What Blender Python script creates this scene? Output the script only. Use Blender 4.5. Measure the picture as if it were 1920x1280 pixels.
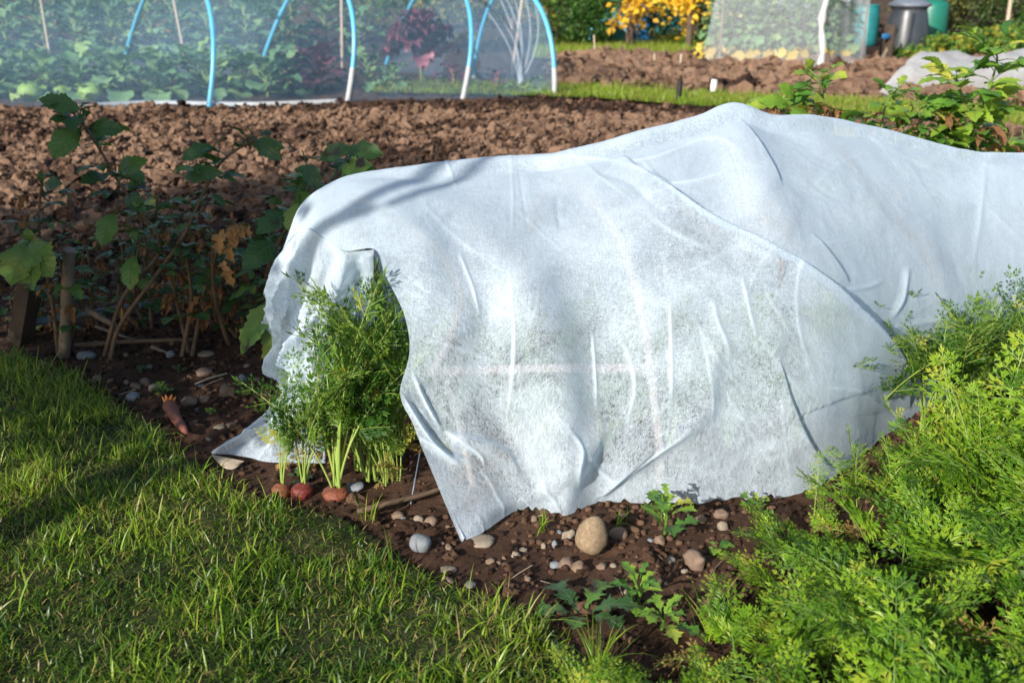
import bpy, math, random
import numpy as np
from mathutils import Vector, Matrix

R = math.radians
for o in list(bpy.data.objects):
    bpy.data.objects.remove(o)
SC = bpy.context.scene
COL = SC.collection

# ------------------------------------------------------------------ camera, sky, sun
CAM_H, PITCH, FPX = 1.2, R(19.9), 35.0 / 36.0 * 1920
cam = bpy.data.objects.new('camera', bpy.data.cameras.new('camera'))
COL.objects.link(cam)
cam.location = (0, 0, CAM_H)
cam.rotation_euler = (R(90) - PITCH, 0, 0)
cam.data.lens = 35
cam.data.sensor_width = 36
cam.data.clip_start = 0.05
cam.data.clip_end = 2000
cam.data.dof.use_dof = True
cam.data.dof.focus_distance = 2.55
cam.data.dof.aperture_fstop = 4.0
SC.camera = cam

SUN_AZ, SUN_EL = R(36), R(23)      # azimuth: light travels away from the camera and to the right
world = bpy.data.worlds.new('World')
SC.world = world
world.use_nodes = True
wn = world.node_tree
sky = wn.nodes.new('ShaderNodeTexSky')
sky.sky_type = 'NISHITA'
sky.sun_disc = False
sky.sun_elevation = SUN_EL
sky.sun_rotation = R(180) + SUN_AZ
bg = wn.nodes['Background']
wn.links.new(sky.outputs[0], bg.inputs[0])
bg.inputs[1].default_value = 0.125
sl = bpy.data.lights.new('sun', 'SUN')
sl.energy = 5.0
sl.angle = R(0.8)
sl.color = (1.0, 0.95, 0.87)
sun = bpy.data.objects.new('sun', sl)
COL.objects.link(sun)
sun.rotation_euler = Vector((math.sin(SUN_AZ), math.cos(SUN_AZ), -math.tan(SUN_EL))).to_track_quat('-Z', 'Y').to_euler()
SC.view_settings.view_transform = 'Standard'
SC.view_settings.look = 'None'
SC.view_settings.exposure = 0.60
SC.view_settings.gamma = 1
SC.cycles.transparent_max_bounces = 24
SC.cycles.max_bounces = 8

# ------------------------------------------------------------------ helpers
def W(px, py, Y):
    """point of the photograph (1920x1280) at world distance Y"""
    a, b = (px - 960) / FPX, -(py - 640) / FPX
    dy = math.cos(PITCH) + b * math.sin(PITCH)
    dz = -math.sin(PITCH) + b * math.cos(PITCH)
    t = Y / dy
    return np.array([a * t, Y, CAM_H + dz * t])

def G(px, py, z=0.0):
    a, b = (px - 960) / FPX, -(py - 640) / FPX
    dy = math.cos(PITCH) + b * math.sin(PITCH)
    dz = -math.sin(PITCH) + b * math.cos(PITCH)
    t = (z - CAM_H) / dz
    return np.array([a * t, dy * t, z])

def project(P):
    P = np.asarray(P)
    y, z = P[..., 1], P[..., 2] - CAM_H
    f = y * math.cos(PITCH) - z * math.sin(PITCH)
    u = y * math.sin(PITCH) + z * math.cos(PITCH)
    return 960 + FPX * P[..., 0] / f, 640 - FPX * u / f

def hsh(i, j, k, seed):
    n = (i.astype(np.int64) * 73856093) ^ (j.astype(np.int64) * 19349663) ^ (k.astype(np.int64) * 83492791) ^ (seed * 2654435761)
    n = (n ^ (n >> 13)) * 1274126177
    n = n & 0x7fffffff
    n = (n ^ (n >> 15)) * 2246822519 & 0x7fffffff
    return ((n ^ (n >> 11)) & 0xffff) / 65535.0

def vnoise(P, s=1.0, seed=0):
    """value noise, -1..1, P (N,3)"""
    Q = np.asarray(P, float) * s
    I = np.floor(Q)
    f = Q - I
    I = I.astype(np.int64)
    f = f * f * (3 - 2 * f)
    r = 0
    for dx in (0, 1):
        for dy in (0, 1):
            for dz in (0, 1):
                w = (f[:, 0] if dx else 1 - f[:, 0]) * (f[:, 1] if dy else 1 - f[:, 1]) * (f[:, 2] if dz else 1 - f[:, 2])
                r = r + w * hsh(I[:, 0] + dx, I[:, 1] + dy, I[:, 2] + dz, seed)
    return r * 2 - 1

def fbm(P, s=1.0, n=4, seed=0, gain=0.5):
    r, a = 0, 1.0
    for i in range(n):
        r = r + a * vnoise(P, s * 2.03 ** i, seed + i * 17)
        a *= gain
    return r

class Geo:
    def __init__(self):
        self.V, self.F, self.U, self.A, self.n = [], [], [], [], 0
    def add(self, V, F, uv=None, var=None):
        V = np.asarray(V, float).reshape(-1, 3)
        F = np.asarray(F, int)
        self.V.append(V)
        self.F.append(F + self.n)
        self.U.append(np.zeros((len(V), 2)) if uv is None else np.asarray(uv, float))
        self.A.append(np.full(len(V), 0.5) if var is None else np.broadcast_to(np.asarray(var, float), (len(V),)))
        self.n += len(V)
    def arrays(self):
        V = np.concatenate(self.V)
        q = [f for f in self.F if f.shape[1] == 4]
        t = [f for f in self.F if f.shape[1] == 3]
        return V, q, t
    def mesh(self, name, mat, smooth=True):
        V, q, t = self.arrays()
        me = bpy.data.meshes.new(name)
        me.vertices.add(len(V))
        me.vertices.foreach_set('co', V.astype(np.float32).ravel())
        loops, starts, tot = [], [], 0
        for grp, k in ((q, 4), (t, 3)):
            if grp:
                f = np.concatenate(grp)
                loops.append(f.ravel())
                starts.append(tot + np.arange(len(f)) * k)
                tot += f.size
        loops = np.concatenate(loops).astype(np.int32)
        starts = np.concatenate(starts).astype(np.int32)
        me.loops.add(len(loops))
        me.loops.foreach_set('vertex_index', loops)
        me.polygons.add(len(starts))
        me.polygons.foreach_set('loop_start', starts)
        me.polygons.foreach_set('use_smooth', np.full(len(starts), smooth, bool))
        U = np.concatenate(self.U)
        uvl = me.uv_layers.new(name='UVMap')
        uvl.data.foreach_set('uv', U[loops].astype(np.float32).ravel())
        at = me.attributes.new('var', 'FLOAT', 'POINT')
        at.data.foreach_set('value', np.concatenate(self.A).astype(np.float32))
        me.materials.append(mat)
        me.update(calc_edges=True)
        me.validate()
        return me
    def obj(self, name, mat, parent=None, smooth=True):
        return link(name, self.mesh(name, mat, smooth), parent)

def link(name, me, parent=None):
    o = bpy.data.objects.new(name, me)
    COL.objects.link(o)
    if parent is not None:
        o.parent = parent
    return o

def tag(o, label=None, cat=None, group=None, kind=None):
    if label: o['label'] = label
    if cat: o['category'] = cat
    if group: o['group'] = group
    if kind: o['kind'] = kind
    return o

def empty(name, loc, label, cat, group=None, rz=0.0):
    o = bpy.data.objects.new(name, None)
    COL.objects.link(o)
    o.empty_display_size = 0.05
    o.location = [float(c) for c in loc]
    o.rotation_euler = (0, 0, rz)
    return tag(o, label, cat, group)

def tube(g, pts, rad, n=7, cap=True, var=0.5):
    pts = np.asarray(pts, float)
    m = len(pts)
    rad = np.broadcast_to(np.asarray(rad, float), (m,))
    T = np.gradient(pts, axis=0)
    T /= np.linalg.norm(T, axis=1)[:, None] + 1e-9
    ref = np.array([0.13, 0.37, 0.92]) if abs(T[0] @ np.array([0.13, 0.37, 0.92])) < 0.9 else np.array([1.0, 0, 0])
    V = []
    a = np.arange(n) * 2 * math.pi / n
    for i in range(m):
        ref = ref - (ref @ T[i]) * T[i]
        ref /= np.linalg.norm(ref)
        b = np.cross(T[i], ref)
        V.append(pts[i] + rad[i] * (np.cos(a)[:, None] * ref + np.sin(a)[:, None] * b))
    V = np.concatenate(V)
    i, j = np.meshgrid(np.arange(m - 1), np.arange(n), indexing='ij')
    F = np.stack([i * n + j, i * n + (j + 1) % n, (i + 1) * n + (j + 1) % n, (i + 1) * n + j], -1).reshape(-1, 4)
    uv = np.stack([np.tile(np.arange(n) / n, m), np.repeat(np.linspace(0, 1, m), n)], -1)
    g.add(V, F, uv, var)
    if cap:
        for e in (0, m - 1):
            c = len(V)
            ring = e * n + np.arange(n)
            VV = np.concatenate([V[ring], pts[e:e + 1]])
            Fc = np.stack([np.arange(n), (np.arange(n) + 1) % n, np.full(n, n)], -1)
            g.add(VV, Fc, None, var)

def smooth_line(pts, k=8):
    pts = np.asarray(pts, float)
    P = np.concatenate([2 * pts[:1] - pts[1:2], pts, 2 * pts[-1:] - pts[-2:-1]])
    out = []
    for i in range(1, len(P) - 2):
        t = np.linspace(0, 1, k, endpoint=False)[:, None]
        a, b, c, d = P[i - 1], P[i], P[i + 1], P[i + 2]
        out.append(0.5 * ((2 * b) + (-a + c) * t + (2 * a - 5 * b + 4 * c - d) * t ** 2 + (-a + 3 * b - 3 * c + d) * t ** 3))
    out.append(pts[-1:])
    return np.concatenate(out)

def box(g, c, s, rz=0.0, jit=0.0, var=0.5, top=1.0):
    c, s = np.array(c, float), np.array(s, float) / 2
    b = 0.12 * min(s)
    V, F = [], []
    n = 4
    # bevelled box as a lofted rounded rectangle
    prof = [(-s[2], b), (-s[2] + b, 0), (s[2] - b, 0), (s[2], b)]
    for z, ins in prof:
        k = 1 if z < 0 else top
        x, y = s[0] * k - ins, s[1] * k - ins
        V += [(-x + b, -y, z), (x - b, -y, z), (x, -y + b, z), (x, y - b, z), (x - b, y, z), (-x + b, y, z), (-x, y - b, z), (-x, -y + b, z)]
    V = np.array(V)
    ca, sa = math.cos(rz), math.sin(rz)
    V = V @ np.array([[ca, sa, 0], [-sa, ca, 0], [0, 0, 1]]) + c
    for i in range(3):
        for j in range(8):
            F.append((i * 8 + j, i * 8 + (j + 1) % 8, (i + 1) * 8 + (j + 1) % 8, (i + 1) * 8 + j))
    g.add(V, F, None, var)
    for r in (0, 24):
        ix = [r + j for j in range(8)]
        VV = np.concatenate([V[ix], V[ix].mean(0)[None]])
        g.add(VV, [(j, (j + 1) % 8, 8) for j in range(8)], None, var)

def ico(sub):
    import bmesh
    bm = bmesh.new()
    bmesh.ops.create_icosphere(bm, subdivisions=sub, radius=1)
    V = np.array([v.co[:] for v in bm.verts])
    F = np.array([[v.index for v in f.verts] for f in bm.faces])
    bm.free()
    return V, F

# ------------------------------------------------------------------ materials
def newmat(name):
    m = bpy.data.materials.new(name)
    m.use_nodes = True
    nt = m.node_tree
    nt.nodes.clear()
    return m, nt, nt.nodes.new('ShaderNodeOutputMaterial')

def N(nt, t, **kw):
    n = nt.nodes.new(t)
    for k, v in kw.items():
        if k.startswith('i_'):
            n.inputs[k[2:].replace('_', ' ')].default_value = v
        else:
            setattr(n, k, v)
    return n

def ramp(nt, stops, src):
    r = nt.nodes.new('ShaderNodeValToRGB')
    e = r.color_ramp.elements
    while len(e) < len(stops):
        e.new(0.5)
    for i, (p, c) in enumerate(stops):
        e[i].position = p
        e[i].color = (*c, 1) if len(c) == 3 else c
    nt.links.new(src, r.inputs[0])
    return r

def noise_node(nt, scale, detail=4, rough=0.6, vec=None, dist=0.0):
    n = nt.nodes.new('ShaderNodeTexNoise')
    n.inputs['Scale'].default_value = scale
    n.inputs['Detail'].default_value = detail
    n.inputs['Roughness'].default_value = rough
    n.inputs['Distortion'].default_value = dist
    if vec is not None:
        nt.links.new(vec, n.inputs['Vector'])
    return n

def mix_col(nt, a, b, fac, mode='MIX'):
    m = nt.nodes.new('ShaderNodeMix')
    m.data_type = 'RGBA'
    m.blend_type = mode
    for idx, s in ((0, fac), (6, a), (7, b)):
        if isinstance(s, (int, float)):
            m.inputs[idx].default_value = s
        elif isinstance(s, tuple):
            m.inputs[idx].default_value = (*s, 1)
        else:
            nt.links.new(s, m.inputs[idx])
    return m.outputs[2]

def plain(name, c, rough=0.6, nscale=20, namt=0.35, bump=0.3, spec=0.4, c2=None, metallic=0.0, bscale=None):
    m, nt, out = newmat(name)
    tc = N(nt, 'ShaderNodeTexCoord')
    n = noise_node(nt, nscale, 6, 0.65, tc.outputs['Object'])
    c2 = c2 or tuple(x * (1 - namt) for x in c)
    r = ramp(nt, [(0.3, c2), (0.7, c)], n.outputs[0])
    p = N(nt, 'ShaderNodeBsdfPrincipled')
    p.inputs['Roughness'].default_value = rough
    p.inputs['Specular IOR Level'].default_value = spec
    p.inputs['Metallic'].default_value = metallic
    nt.links.new(r.outputs[0], p.inputs['Base Color'])
    if bump:
        n2 = noise_node(nt, bscale or nscale * 3, 5, 0.7, tc.outputs['Object'])
        b = N(nt, 'ShaderNodeBump')
        b.inputs['Strength'].default_value = bump
        b.inputs['Distance'].default_value = 0.01
        nt.links.new(n2.outputs[0], b.inputs['Height'])
        nt.links.new(b.outputs[0], p.inputs['Normal'])
    nt.links.new(p.outputs[0], out.inputs[0])
    return m

def leafmat(name, stops, transl=0.35, rough=0.5, spec=0.35, veins=False, patch=None, pscale=14, tint=(1.0, 1.0, 0.6), rnd=0.0):
    """stops: colours by the per-leaf attribute 'var'"""
    m, nt, out = newmat(name)
    at = N(nt, 'ShaderNodeAttribute', attribute_name='var')
    tc = N(nt, 'ShaderNodeTexCoord')
    n = noise_node(nt, pscale, 4, 0.6, tc.outputs['Object'])
    ad = N(nt, 'ShaderNodeMath', operation='MULTIPLY_ADD')
    nt.links.new(n.outputs[0], ad.inputs[0])
    ad.inputs[1].default_value = 0.5
    sb = N(nt, 'ShaderNodeMath', operation='ADD')
    nt.links.new(at.outputs['Fac'], sb.inputs[0])
    sb.inputs[1].default_value = -0.25 - rnd * 0.5
    nt.links.new(sb.outputs[0], ad.inputs[2])
    oi = N(nt, 'ShaderNodeObjectInfo')
    ra = N(nt, 'ShaderNodeMath', operation='MULTIPLY_ADD')
    nt.links.new(oi.outputs['Random'], ra.inputs[0]); ra.inputs[1].default_value = rnd
    nt.links.new(ad.outputs[0], ra.inputs[2])
    col = ramp(nt, stops, ra.outputs[0]).outputs[0]
    if patch:
        n3 = noise_node(nt, pscale * 1.3, 3, 0.5, tc.outputs['Object'])
        r3 = ramp(nt, [(0.60, (0, 0, 0)), (0.68, (1, 1, 1))], n3.outputs[0])
        col = mix_col(nt, col, patch, r3.outputs[0])
    p = N(nt, 'ShaderNodeBsdfPrincipled')
    p.inputs['Roughness'].default_value = rough
    p.inputs['Specular IOR Level'].default_value = spec
    if veins:
        uv = N(nt, 'ShaderNodeUVMap', uv_map='UVMap')
        sx = N(nt, 'ShaderNodeSeparateXYZ')
        nt.links.new(uv.outputs[0], sx.inputs[0])
        # x: -1..1 across, y: along ; side veins run obliquely
        ab = N(nt, 'ShaderNodeMath', operation='ABSOLUTE')
        nt.links.new(sx.outputs[0], ab.inputs[0])
        mm = N(nt, 'ShaderNodeMath', operation='MULTIPLY_ADD')
        nt.links.new(ab.outputs[0], mm.inputs[0])
        mm.inputs[1].default_value = -0.16
        nt.links.new(sx.outputs[1], mm.inputs[2])
        sc = N(nt, 'ShaderNodeMath', operation='MULTIPLY')
        nt.links.new(mm.outputs[0], sc.inputs[0]); sc.inputs[1].default_value = 44
        sn = N(nt, 'ShaderNodeMath', operation='SINE')
        nt.links.new(sc.outputs[0], sn.inputs[0])
        rv = ramp(nt, [(0.0, (0, 0, 0)), (0.90, (0, 0, 0)), (1.0, (1, 1, 1))], sn.outputs[0])
        rm = ramp(nt, [(0.0, (1, 1, 1)), (0.06, (0, 0, 0))], ab.outputs[0])
        mx = N(nt, 'ShaderNodeMath', operation='MAXIMUM')
        nt.links.new(rv.outputs[0], mx.inputs[0]); nt.links.new(rm.outputs[0], mx.inputs[1])
        vf = N(nt, 'ShaderNodeMath', operation='MULTIPLY')
        nt.links.new(mx.outputs[0], vf.inputs[0]); vf.inputs[1].default_value = 0.35
        col = mix_col(nt, col, (0.22, 0.30, 0.10), vf.outputs[0])
        b = N(nt, 'ShaderNodeBump')
        b.inputs['Strength'].default_value = 0.6
        b.inputs['Distance'].default_value = 0.004
        b.invert = True
        nt.links.new(mx.outputs[0], b.inputs['Height'])
        nt.links.new(b.outputs[0], p.inputs['Normal'])
    nt.links.new(col, p.inputs['Base Color'])
    t = N(nt, 'ShaderNodeBsdfTranslucent')
    tcx = mix_col(nt, col, tint, 1.0, 'MULTIPLY')
    br = N(nt, 'ShaderNodeBrightContrast')
    nt.links.new(tcx, br.inputs[0])
    br.inputs[1].default_value = 0.02
    nt.links.new(br.outputs[0], t.inputs[0])
    mx = N(nt, 'ShaderNodeMixShader')
    mx.inputs[0].default_value = transl
    nt.links.new(p.outputs[0], mx.inputs[1])
    nt.links.new(t.outputs[0], mx.inputs[2])
    nt.links.new(mx.outputs[0], out.inputs[0])
    return m

def soilmat(name, c_dark, c_mid, c_light, attr=False):
    m, nt, out = newmat(name)
    tc = N(nt, 'ShaderNodeTexCoord')
    geo = N(nt, 'ShaderNodeNewGeometry')
    n1 = noise_node(nt, 3.0, 6, 0.6, geo.outputs['Position'])
    n2 = noise_node(nt, 60, 8, 0.75, geo.outputs['Position'])
    mixn = N(nt, 'ShaderNodeMath', operation='MULTIPLY_ADD')
    nt.links.new(n2.outputs[0], mixn.inputs[0]); mixn.inputs[1].default_value = 0.6
    hf = N(nt, 'ShaderNodeMath', operation='MULTIPLY')
    nt.links.new(n1.outputs[0], hf.inputs[0]); hf.inputs[1].default_value = 0.5
    nt.links.new(hf.outputs[0], mixn.inputs[2])
    src = mixn.outputs[0]
    if attr:
        at = N(nt, 'ShaderNodeAttribute', attribute_name='var')
        ad = N(nt, 'ShaderNodeMath', operation='MULTIPLY_ADD')
        nt.links.new(at.outputs['Fac'], ad.inputs[0]); ad.inputs[1].default_value = 0.7
        s2 = N(nt, 'ShaderNodeMath', operation='ADD')
        nt.links.new(src, s2.inputs[0]); s2.inputs[1].default_value = -0.35
        nt.links.new(s2.outputs[0], ad.inputs[2])
        src = ad.outputs[0]
    r = ramp(nt, [(0.25, c_dark), (0.5, c_mid), (0.75, c_light)], src)
    p = N(nt, 'ShaderNodeBsdfPrincipled')
    p.inputs['Roughness'].default_value = 0.9
    p.inputs['Specular IOR Level'].default_value = 0.2
    nt.links.new(r.outputs[0], p.inputs['Base Color'])
    n3 = noise_node(nt, 150, 8, 0.8, geo.outputs['Position'])
    b = N(nt, 'ShaderNodeBump')
    b.inputs['Strength'].default_value = 0.8
    b.inputs['Distance'].default_value = 0.008
    nt.links.new(n3.outputs[0], b.inputs['Height'])
    nt.links.new(b.outputs[0], p.inputs['Normal'])
    nt.links.new(p.outputs[0], out.inputs[0])
    return m

def clothmat(name, col, trans=0.25, transl=0.4, fib=(70, 70, 70), see_noise=0.25, bump=0.25, low=0.0, dots=False, grazing=0.0, big=0.8):
    """thin non-woven or netted cloth: diffuse + translucent fibres with gaps between them"""
    m, nt, out = newmat(name)
    tc = N(nt, 'ShaderNodeTexCoord')
    mp = N(nt, 'ShaderNodeMapping')
    mp.inputs['Scale'].default_value = fib
    mp.inputs['Rotation'].default_value = (0.3, 0.5, 0.6)
    nt.links.new(tc.outputs['Object'], mp.inputs[0])
    n1 = noise_node(nt, 1.0, 5, 0.75, mp.outputs[0], 0.8)
    mp2 = N(nt, 'ShaderNodeMapping')
    mp2.inputs['Scale'].default_value = (fib[1] * 0.7, fib[2] * 0.5, fib[0] * 0.8)
    mp2.inputs['Rotation'].default_value = (1.2, 0.2, 2.1)
    nt.links.new(tc.outputs['Object'], mp2.inputs[0])
    n2 = noise_node(nt, 1.0, 5, 0.7, mp2.outputs[0], 1.2)
    n3 = noise_node(nt, 9 if big < 1 else 4.5, 6, 0.62, tc.outputs['Object'], 0.4)
    s = N(nt, 'ShaderNodeMath', operation='ADD')
    nt.links.new(n1.outputs[0], s.inputs[0]); nt.links.new(n2.outputs[0], s.inputs[1])
    s2 = N(nt, 'ShaderNodeMath', operation='MULTIPLY_ADD')
    nt.links.new(n3.outputs[0], s2.inputs[0]); s2.inputs[1].default_value = big
    nt.links.new(s.outputs[0], s2.inputs[2])          # mean 1.4
    # transparency = trans + see_noise*(s2-1.4)*k
    tr = N(nt, 'ShaderNodeMath', operation='MULTIPLY_ADD', use_clamp=True)
    nt.links.new(s2.outputs[0], tr.inputs[0]); tr.inputs[1].default_value = see_noise * 4
    tr.inputs[2].default_value = trans - see_noise * 4 * (1.0 + big * 0.5)
    trans_out = tr.outputs[0]
    if dots:
        uv = N(nt, 'ShaderNodeUVMap', uv_map='UVMap')
        vo = N(nt, 'ShaderNodeTexVoronoi')
        vo.inputs['Scale'].default_value = 1.0
        vo.inputs['Randomness'].default_value = 0.25
        nt.links.new(uv.outputs[0], vo.inputs['Vector'])
        rr = ramp(nt, [(0.25, (0.0, 0.0, 0.0)), (0.5, (1, 1, 1))], vo.outputs['Distance'])
        mm = N(nt, 'ShaderNodeMath', operation='MULTIPLY_ADD')
        nt.links.new(rr.outputs[0], mm.inputs[0]); mm.inputs[1].default_value = 0.3; mm.inputs[2].default_value = 0.8
        m2 = N(nt, 'ShaderNodeMath', operation='MULTIPLY', use_clamp=True)
        nt.links.new(mm.outputs[0], m2.inputs[0]); nt.links.new(trans_out, m2.inputs[1])
        trans_out = m2.outputs[0]
    if grazing:
        aw = N(nt, 'ShaderNodeAttribute', attribute_name='var')
        iw = N(nt, 'ShaderNodeMath', operation='MULTIPLY_ADD')
        nt.links.new(aw.outputs['Fac'], iw.inputs[0]); iw.inputs[1].default_value = -0.75; iw.inputs[2].default_value = 1.0
        mw = N(nt, 'ShaderNodeMath', operation='MULTIPLY')
        nt.links.new(iw.outputs[0], mw.inputs[0]); nt.links.new(trans_out, mw.inputs[1])
        trans_out = mw.outputs[0]
        lw = N(nt, 'ShaderNodeLayerWeight')
        lw.inputs[0].default_value = 0.5
        gm = N(nt, 'ShaderNodeMath', operation='MULTIPLY_ADD')
        nt.links.new(lw.outputs['Facing'], gm.inputs[0]); gm.inputs[1].default_value = -grazing * 1.3; gm.inputs[2].default_value = 1.0
        gm.use_clamp = True
        g2 = N(nt, 'ShaderNodeMath', operation='MULTIPLY', use_clamp=True)
        nt.links.new(gm.outputs[0], g2.inputs[0]); nt.links.new(trans_out, g2.inputs[1])
        trans_out = g2.outputs[0]
    cr = ramp(nt, [(0.3, tuple(c * 0.92 for c in col)), (0.7, col)], n2.outputs[0])
    b = N(nt, 'ShaderNodeBump')
    b.inputs['Strength'].default_value = bump
    b.inputs['Distance'].default_value = 0.003
    nt.links.new(s.outputs[0], b.inputs['Height'])
    d = N(nt, 'ShaderNodeBsdfPrincipled')
    d.inputs['Roughness'].default_value = 0.75
    d.inputs['Specular IOR Level'].default_value = 0.25
    d.inputs['Sheen Weight'].default_value = 0.0
    nt.links.new(cr.outputs[0], d.inputs['Base Color'])
    nt.links.new(b.outputs[0], d.inputs['Normal'])
    tl = N(nt, 'ShaderNodeBsdfTranslucent')
    nt.links.new(cr.outputs[0], tl.inputs[0])
    nt.links.new(b.outputs[0], tl.inputs[1])
    m1 = N(nt, 'ShaderNodeMixShader')
    m1.inputs[0].default_value = transl
    nt.links.new(d.outputs[0], m1.inputs[1]); nt.links.new(tl.outputs[0], m1.inputs[2])
    tp = N(nt, 'ShaderNodeBsdfTransparent')
    m2 = N(nt, 'ShaderNodeMixShader')
    nt.links.new(trans_out, m2.inputs[0])
    nt.links.new(m1.outputs[0], m2.inputs[1]); nt.links.new(tp.outputs[0], m2.inputs[2])
    nt.links.new(m2.outputs[0], out.inputs[0])
    return m

M = {}
M['soil'] = soilmat('soil', (0.018, 0.009, 0.005), (0.058, 0.029, 0.017), (0.13, 0.07, 0.042))
M['clod'] = soilmat('clod', (0.020, 0.010, 0.007), (0.086, 0.048, 0.030), (0.20, 0.122, 0.079), True)
M['crumb'] = soilmat('crumb', (0.016, 0.008, 0.005), (0.058, 0.030, 0.018), (0.15, 0.085, 0.052), True)
M['thatch'] = soilmat('thatch', (0.012, 0.016, 0.006), (0.03, 0.04, 0.012), (0.09, 0.08, 0.03))
M['grass'] = leafmat('grass', [(0.0, (0.014, 0.040, 0.004)), (0.38, (0.06, 0.145, 0.007)), (0.72, (0.26, 0.39, 0.022)), (0.92, (0.34, 0.29, 0.08)), (1.0, (0.32, 0.23, 0.10))], 0.4, 0.42, 0.45, pscale=3)
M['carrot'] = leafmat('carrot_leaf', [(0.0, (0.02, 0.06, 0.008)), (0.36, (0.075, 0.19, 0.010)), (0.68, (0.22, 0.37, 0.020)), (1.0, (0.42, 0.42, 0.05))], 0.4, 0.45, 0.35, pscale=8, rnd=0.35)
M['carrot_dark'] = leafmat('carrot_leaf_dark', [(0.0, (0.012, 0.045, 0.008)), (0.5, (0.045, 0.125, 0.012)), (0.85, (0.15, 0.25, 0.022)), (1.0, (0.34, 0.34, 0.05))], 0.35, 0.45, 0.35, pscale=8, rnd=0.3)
M['carrot_old'] = leafmat('carrot_leaf_old', [(0.0, (0.12, 0.11, 0.03)), (0.5, (0.30, 0.24, 0.05)), (0.8, (0.33, 0.17, 0.08)), (1.0, (0.45, 0.33, 0.06))], 0.3, 0.6, 0.3, pscale=12)
M['petiole'] = leafmat('petiole', [(0.0, (0.16, 0.25, 0.04)), (0.6, (0.26, 0.36, 0.07)), (1.0, (0.36, 0.42, 0.14))], 0.15, 0.4, 0.4, pscale=5)
M['petiole_green'] = leafmat('petiole_green', [(0.0, (0.08, 0.16, 0.025)), (1.0, (0.17, 0.26, 0.05))], 0.15, 0.4, 0.4, pscale=5)
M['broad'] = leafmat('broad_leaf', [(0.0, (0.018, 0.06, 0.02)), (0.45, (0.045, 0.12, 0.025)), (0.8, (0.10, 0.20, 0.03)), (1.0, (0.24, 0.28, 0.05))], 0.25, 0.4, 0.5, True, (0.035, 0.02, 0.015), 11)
M['broad_sun'] = leafmat('broad_leaf_sunlit', [(0.0, (0.04, 0.13, 0.03)), (0.4, (0.11, 0.26, 0.03)), (0.7, (0.26, 0.40, 0.04)), (1.0, (0.55, 0.50, 0.07))], 0.35, 0.42, 0.4, True, None, 11)  # lighter, yellower copy of the broad leaf, sunlight put into its colours
M['dead'] = leafmat('dead_leaf', [(0.0, (0.06, 0.035, 0.02)), (0.5, (0.20, 0.10, 0.045)), (1.0, (0.42, 0.23, 0.09))], 0.15, 0.8, 0.15, pscale=20)
M['stem_brown'] = plain('stem_brown', (0.16, 0.10, 0.06), 0.7, 40, 0.5)
M['stem_green'] = plain('stem_green', (0.14, 0.18, 0.05), 0.55, 30, 0.4)
M['wood'] = plain('weathered_wood', (0.24, 0.19, 0.15), 0.85, 25, 0.5, 0.6)
M['wood_dark'] = plain('dark_wood', (0.075, 0.05, 0.035), 0.85, 12, 0.5, 0.6)
M['wood_pale'] = plain('pale_wood', (0.50, 0.40, 0.29), 0.8, 25, 0.3, 0.4)
M['bark'] = plain('bark', (0.13, 0.09, 0.065), 0.9, 18, 0.5, 0.8)
M['blue'] = plain('blue_pipe', (0.10, 0.42, 0.66), 0.35, 8, 0.15, 0.05, 0.5)
M['grey_sleeve'] = plain('grey_sleeve', (0.45, 0.46, 0.47), 0.45, 12, 0.3, 0.1)
M['grey_plastic'] = plain('grey_plastic', (0.045, 0.052, 0.062), 0.36, 5, 0.25, 0.06, 0.6, bscale=30)
M['lid_plastic'] = plain('lid_plastic', (0.16, 0.18, 0.22), 0.45, 5, 0.2, 0.06, 0.5)
M['green_plastic'] = plain('green_plastic', (0.012, 0.17, 0.115), 0.38, 5, 0.25, 0.05, 0.6)
M['teal'] = plain('teal_plastic', (0.02, 0.20, 0.21), 0.45, 5, 0.3, 0.05)
M['teal_paint'] = plain('teal_paint', (0.05, 0.25, 0.22), 0.6, 5, 0.3, 0.1)
M['blue_plastic'] = plain('blue_plastic', (0.02, 0.13, 0.30), 0.4, 5, 0.3, 0.05)
M['black'] = plain('black_plastic', (0.012, 0.014, 0.015), 0.5, 8, 0.3, 0.1)
M['white'] = plain('white_plastic', (0.78, 0.76, 0.72), 0.45, 6, 0.12, 0.05)
M['hose'] = plain('grey_pipe', (0.16, 0.21, 0.27), 0.4, 9, 0.3, 0.1)
M['pinkpipe'] = plain('pink_wood', (0.25, 0.205, 0.185), 0.6, 14, 0.25, 0.2)
M['fleece'] = clothmat('horticultural_fleece', (0.77, 0.89, 1.0), 0.49, 0.45, (100, 460, 45), 0.30, 0.4, dots=True, grazing=0.85, big=1.2)
M['net'] = clothmat('insect_net', (0.26, 0.44, 0.64), 0.84, 0.30, (45, 45, 12), 0.05, 0.2)
M['net_white'] = clothmat('white_net', (0.80, 0.86, 0.93), 0.76, 0.40, (30, 30, 10), 0.05, 0.2)
M['net_seam'] = clothmat('net_seam', (0.80, 0.79, 0.78), 0.30, 0.3, (30, 30, 10), 0.05, 0.2)
M['fleece_old'] = clothmat('old_fleece', (0.85, 0.85, 0.85), 0.36, 0.50, (40, 60, 30), 0.10, 0.2)
M['root'] = plain('carrot_root', (0.26, 0.075, 0.03), 0.55, 30, 0.5, 0.5, c2=(0.15, 0.05, 0.035))
M['root_purple'] = plain('carrot_root_red', (0.22, 0.035, 0.025), 0.45, 35, 0.5, 0.4, c2=(0.11, 0.025, 0.022))
M['root_pink'] = plain('carrot_root_dusty', (0.22, 0.065, 0.045), 0.7, 30, 0.5, 0.6, c2=(0.12, 0.065, 0.045))
M['root_tip'] = plain('carrot_crown', (0.80, 0.28, 0.06), 0.6, 40, 0.4, 0.5)

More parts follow.
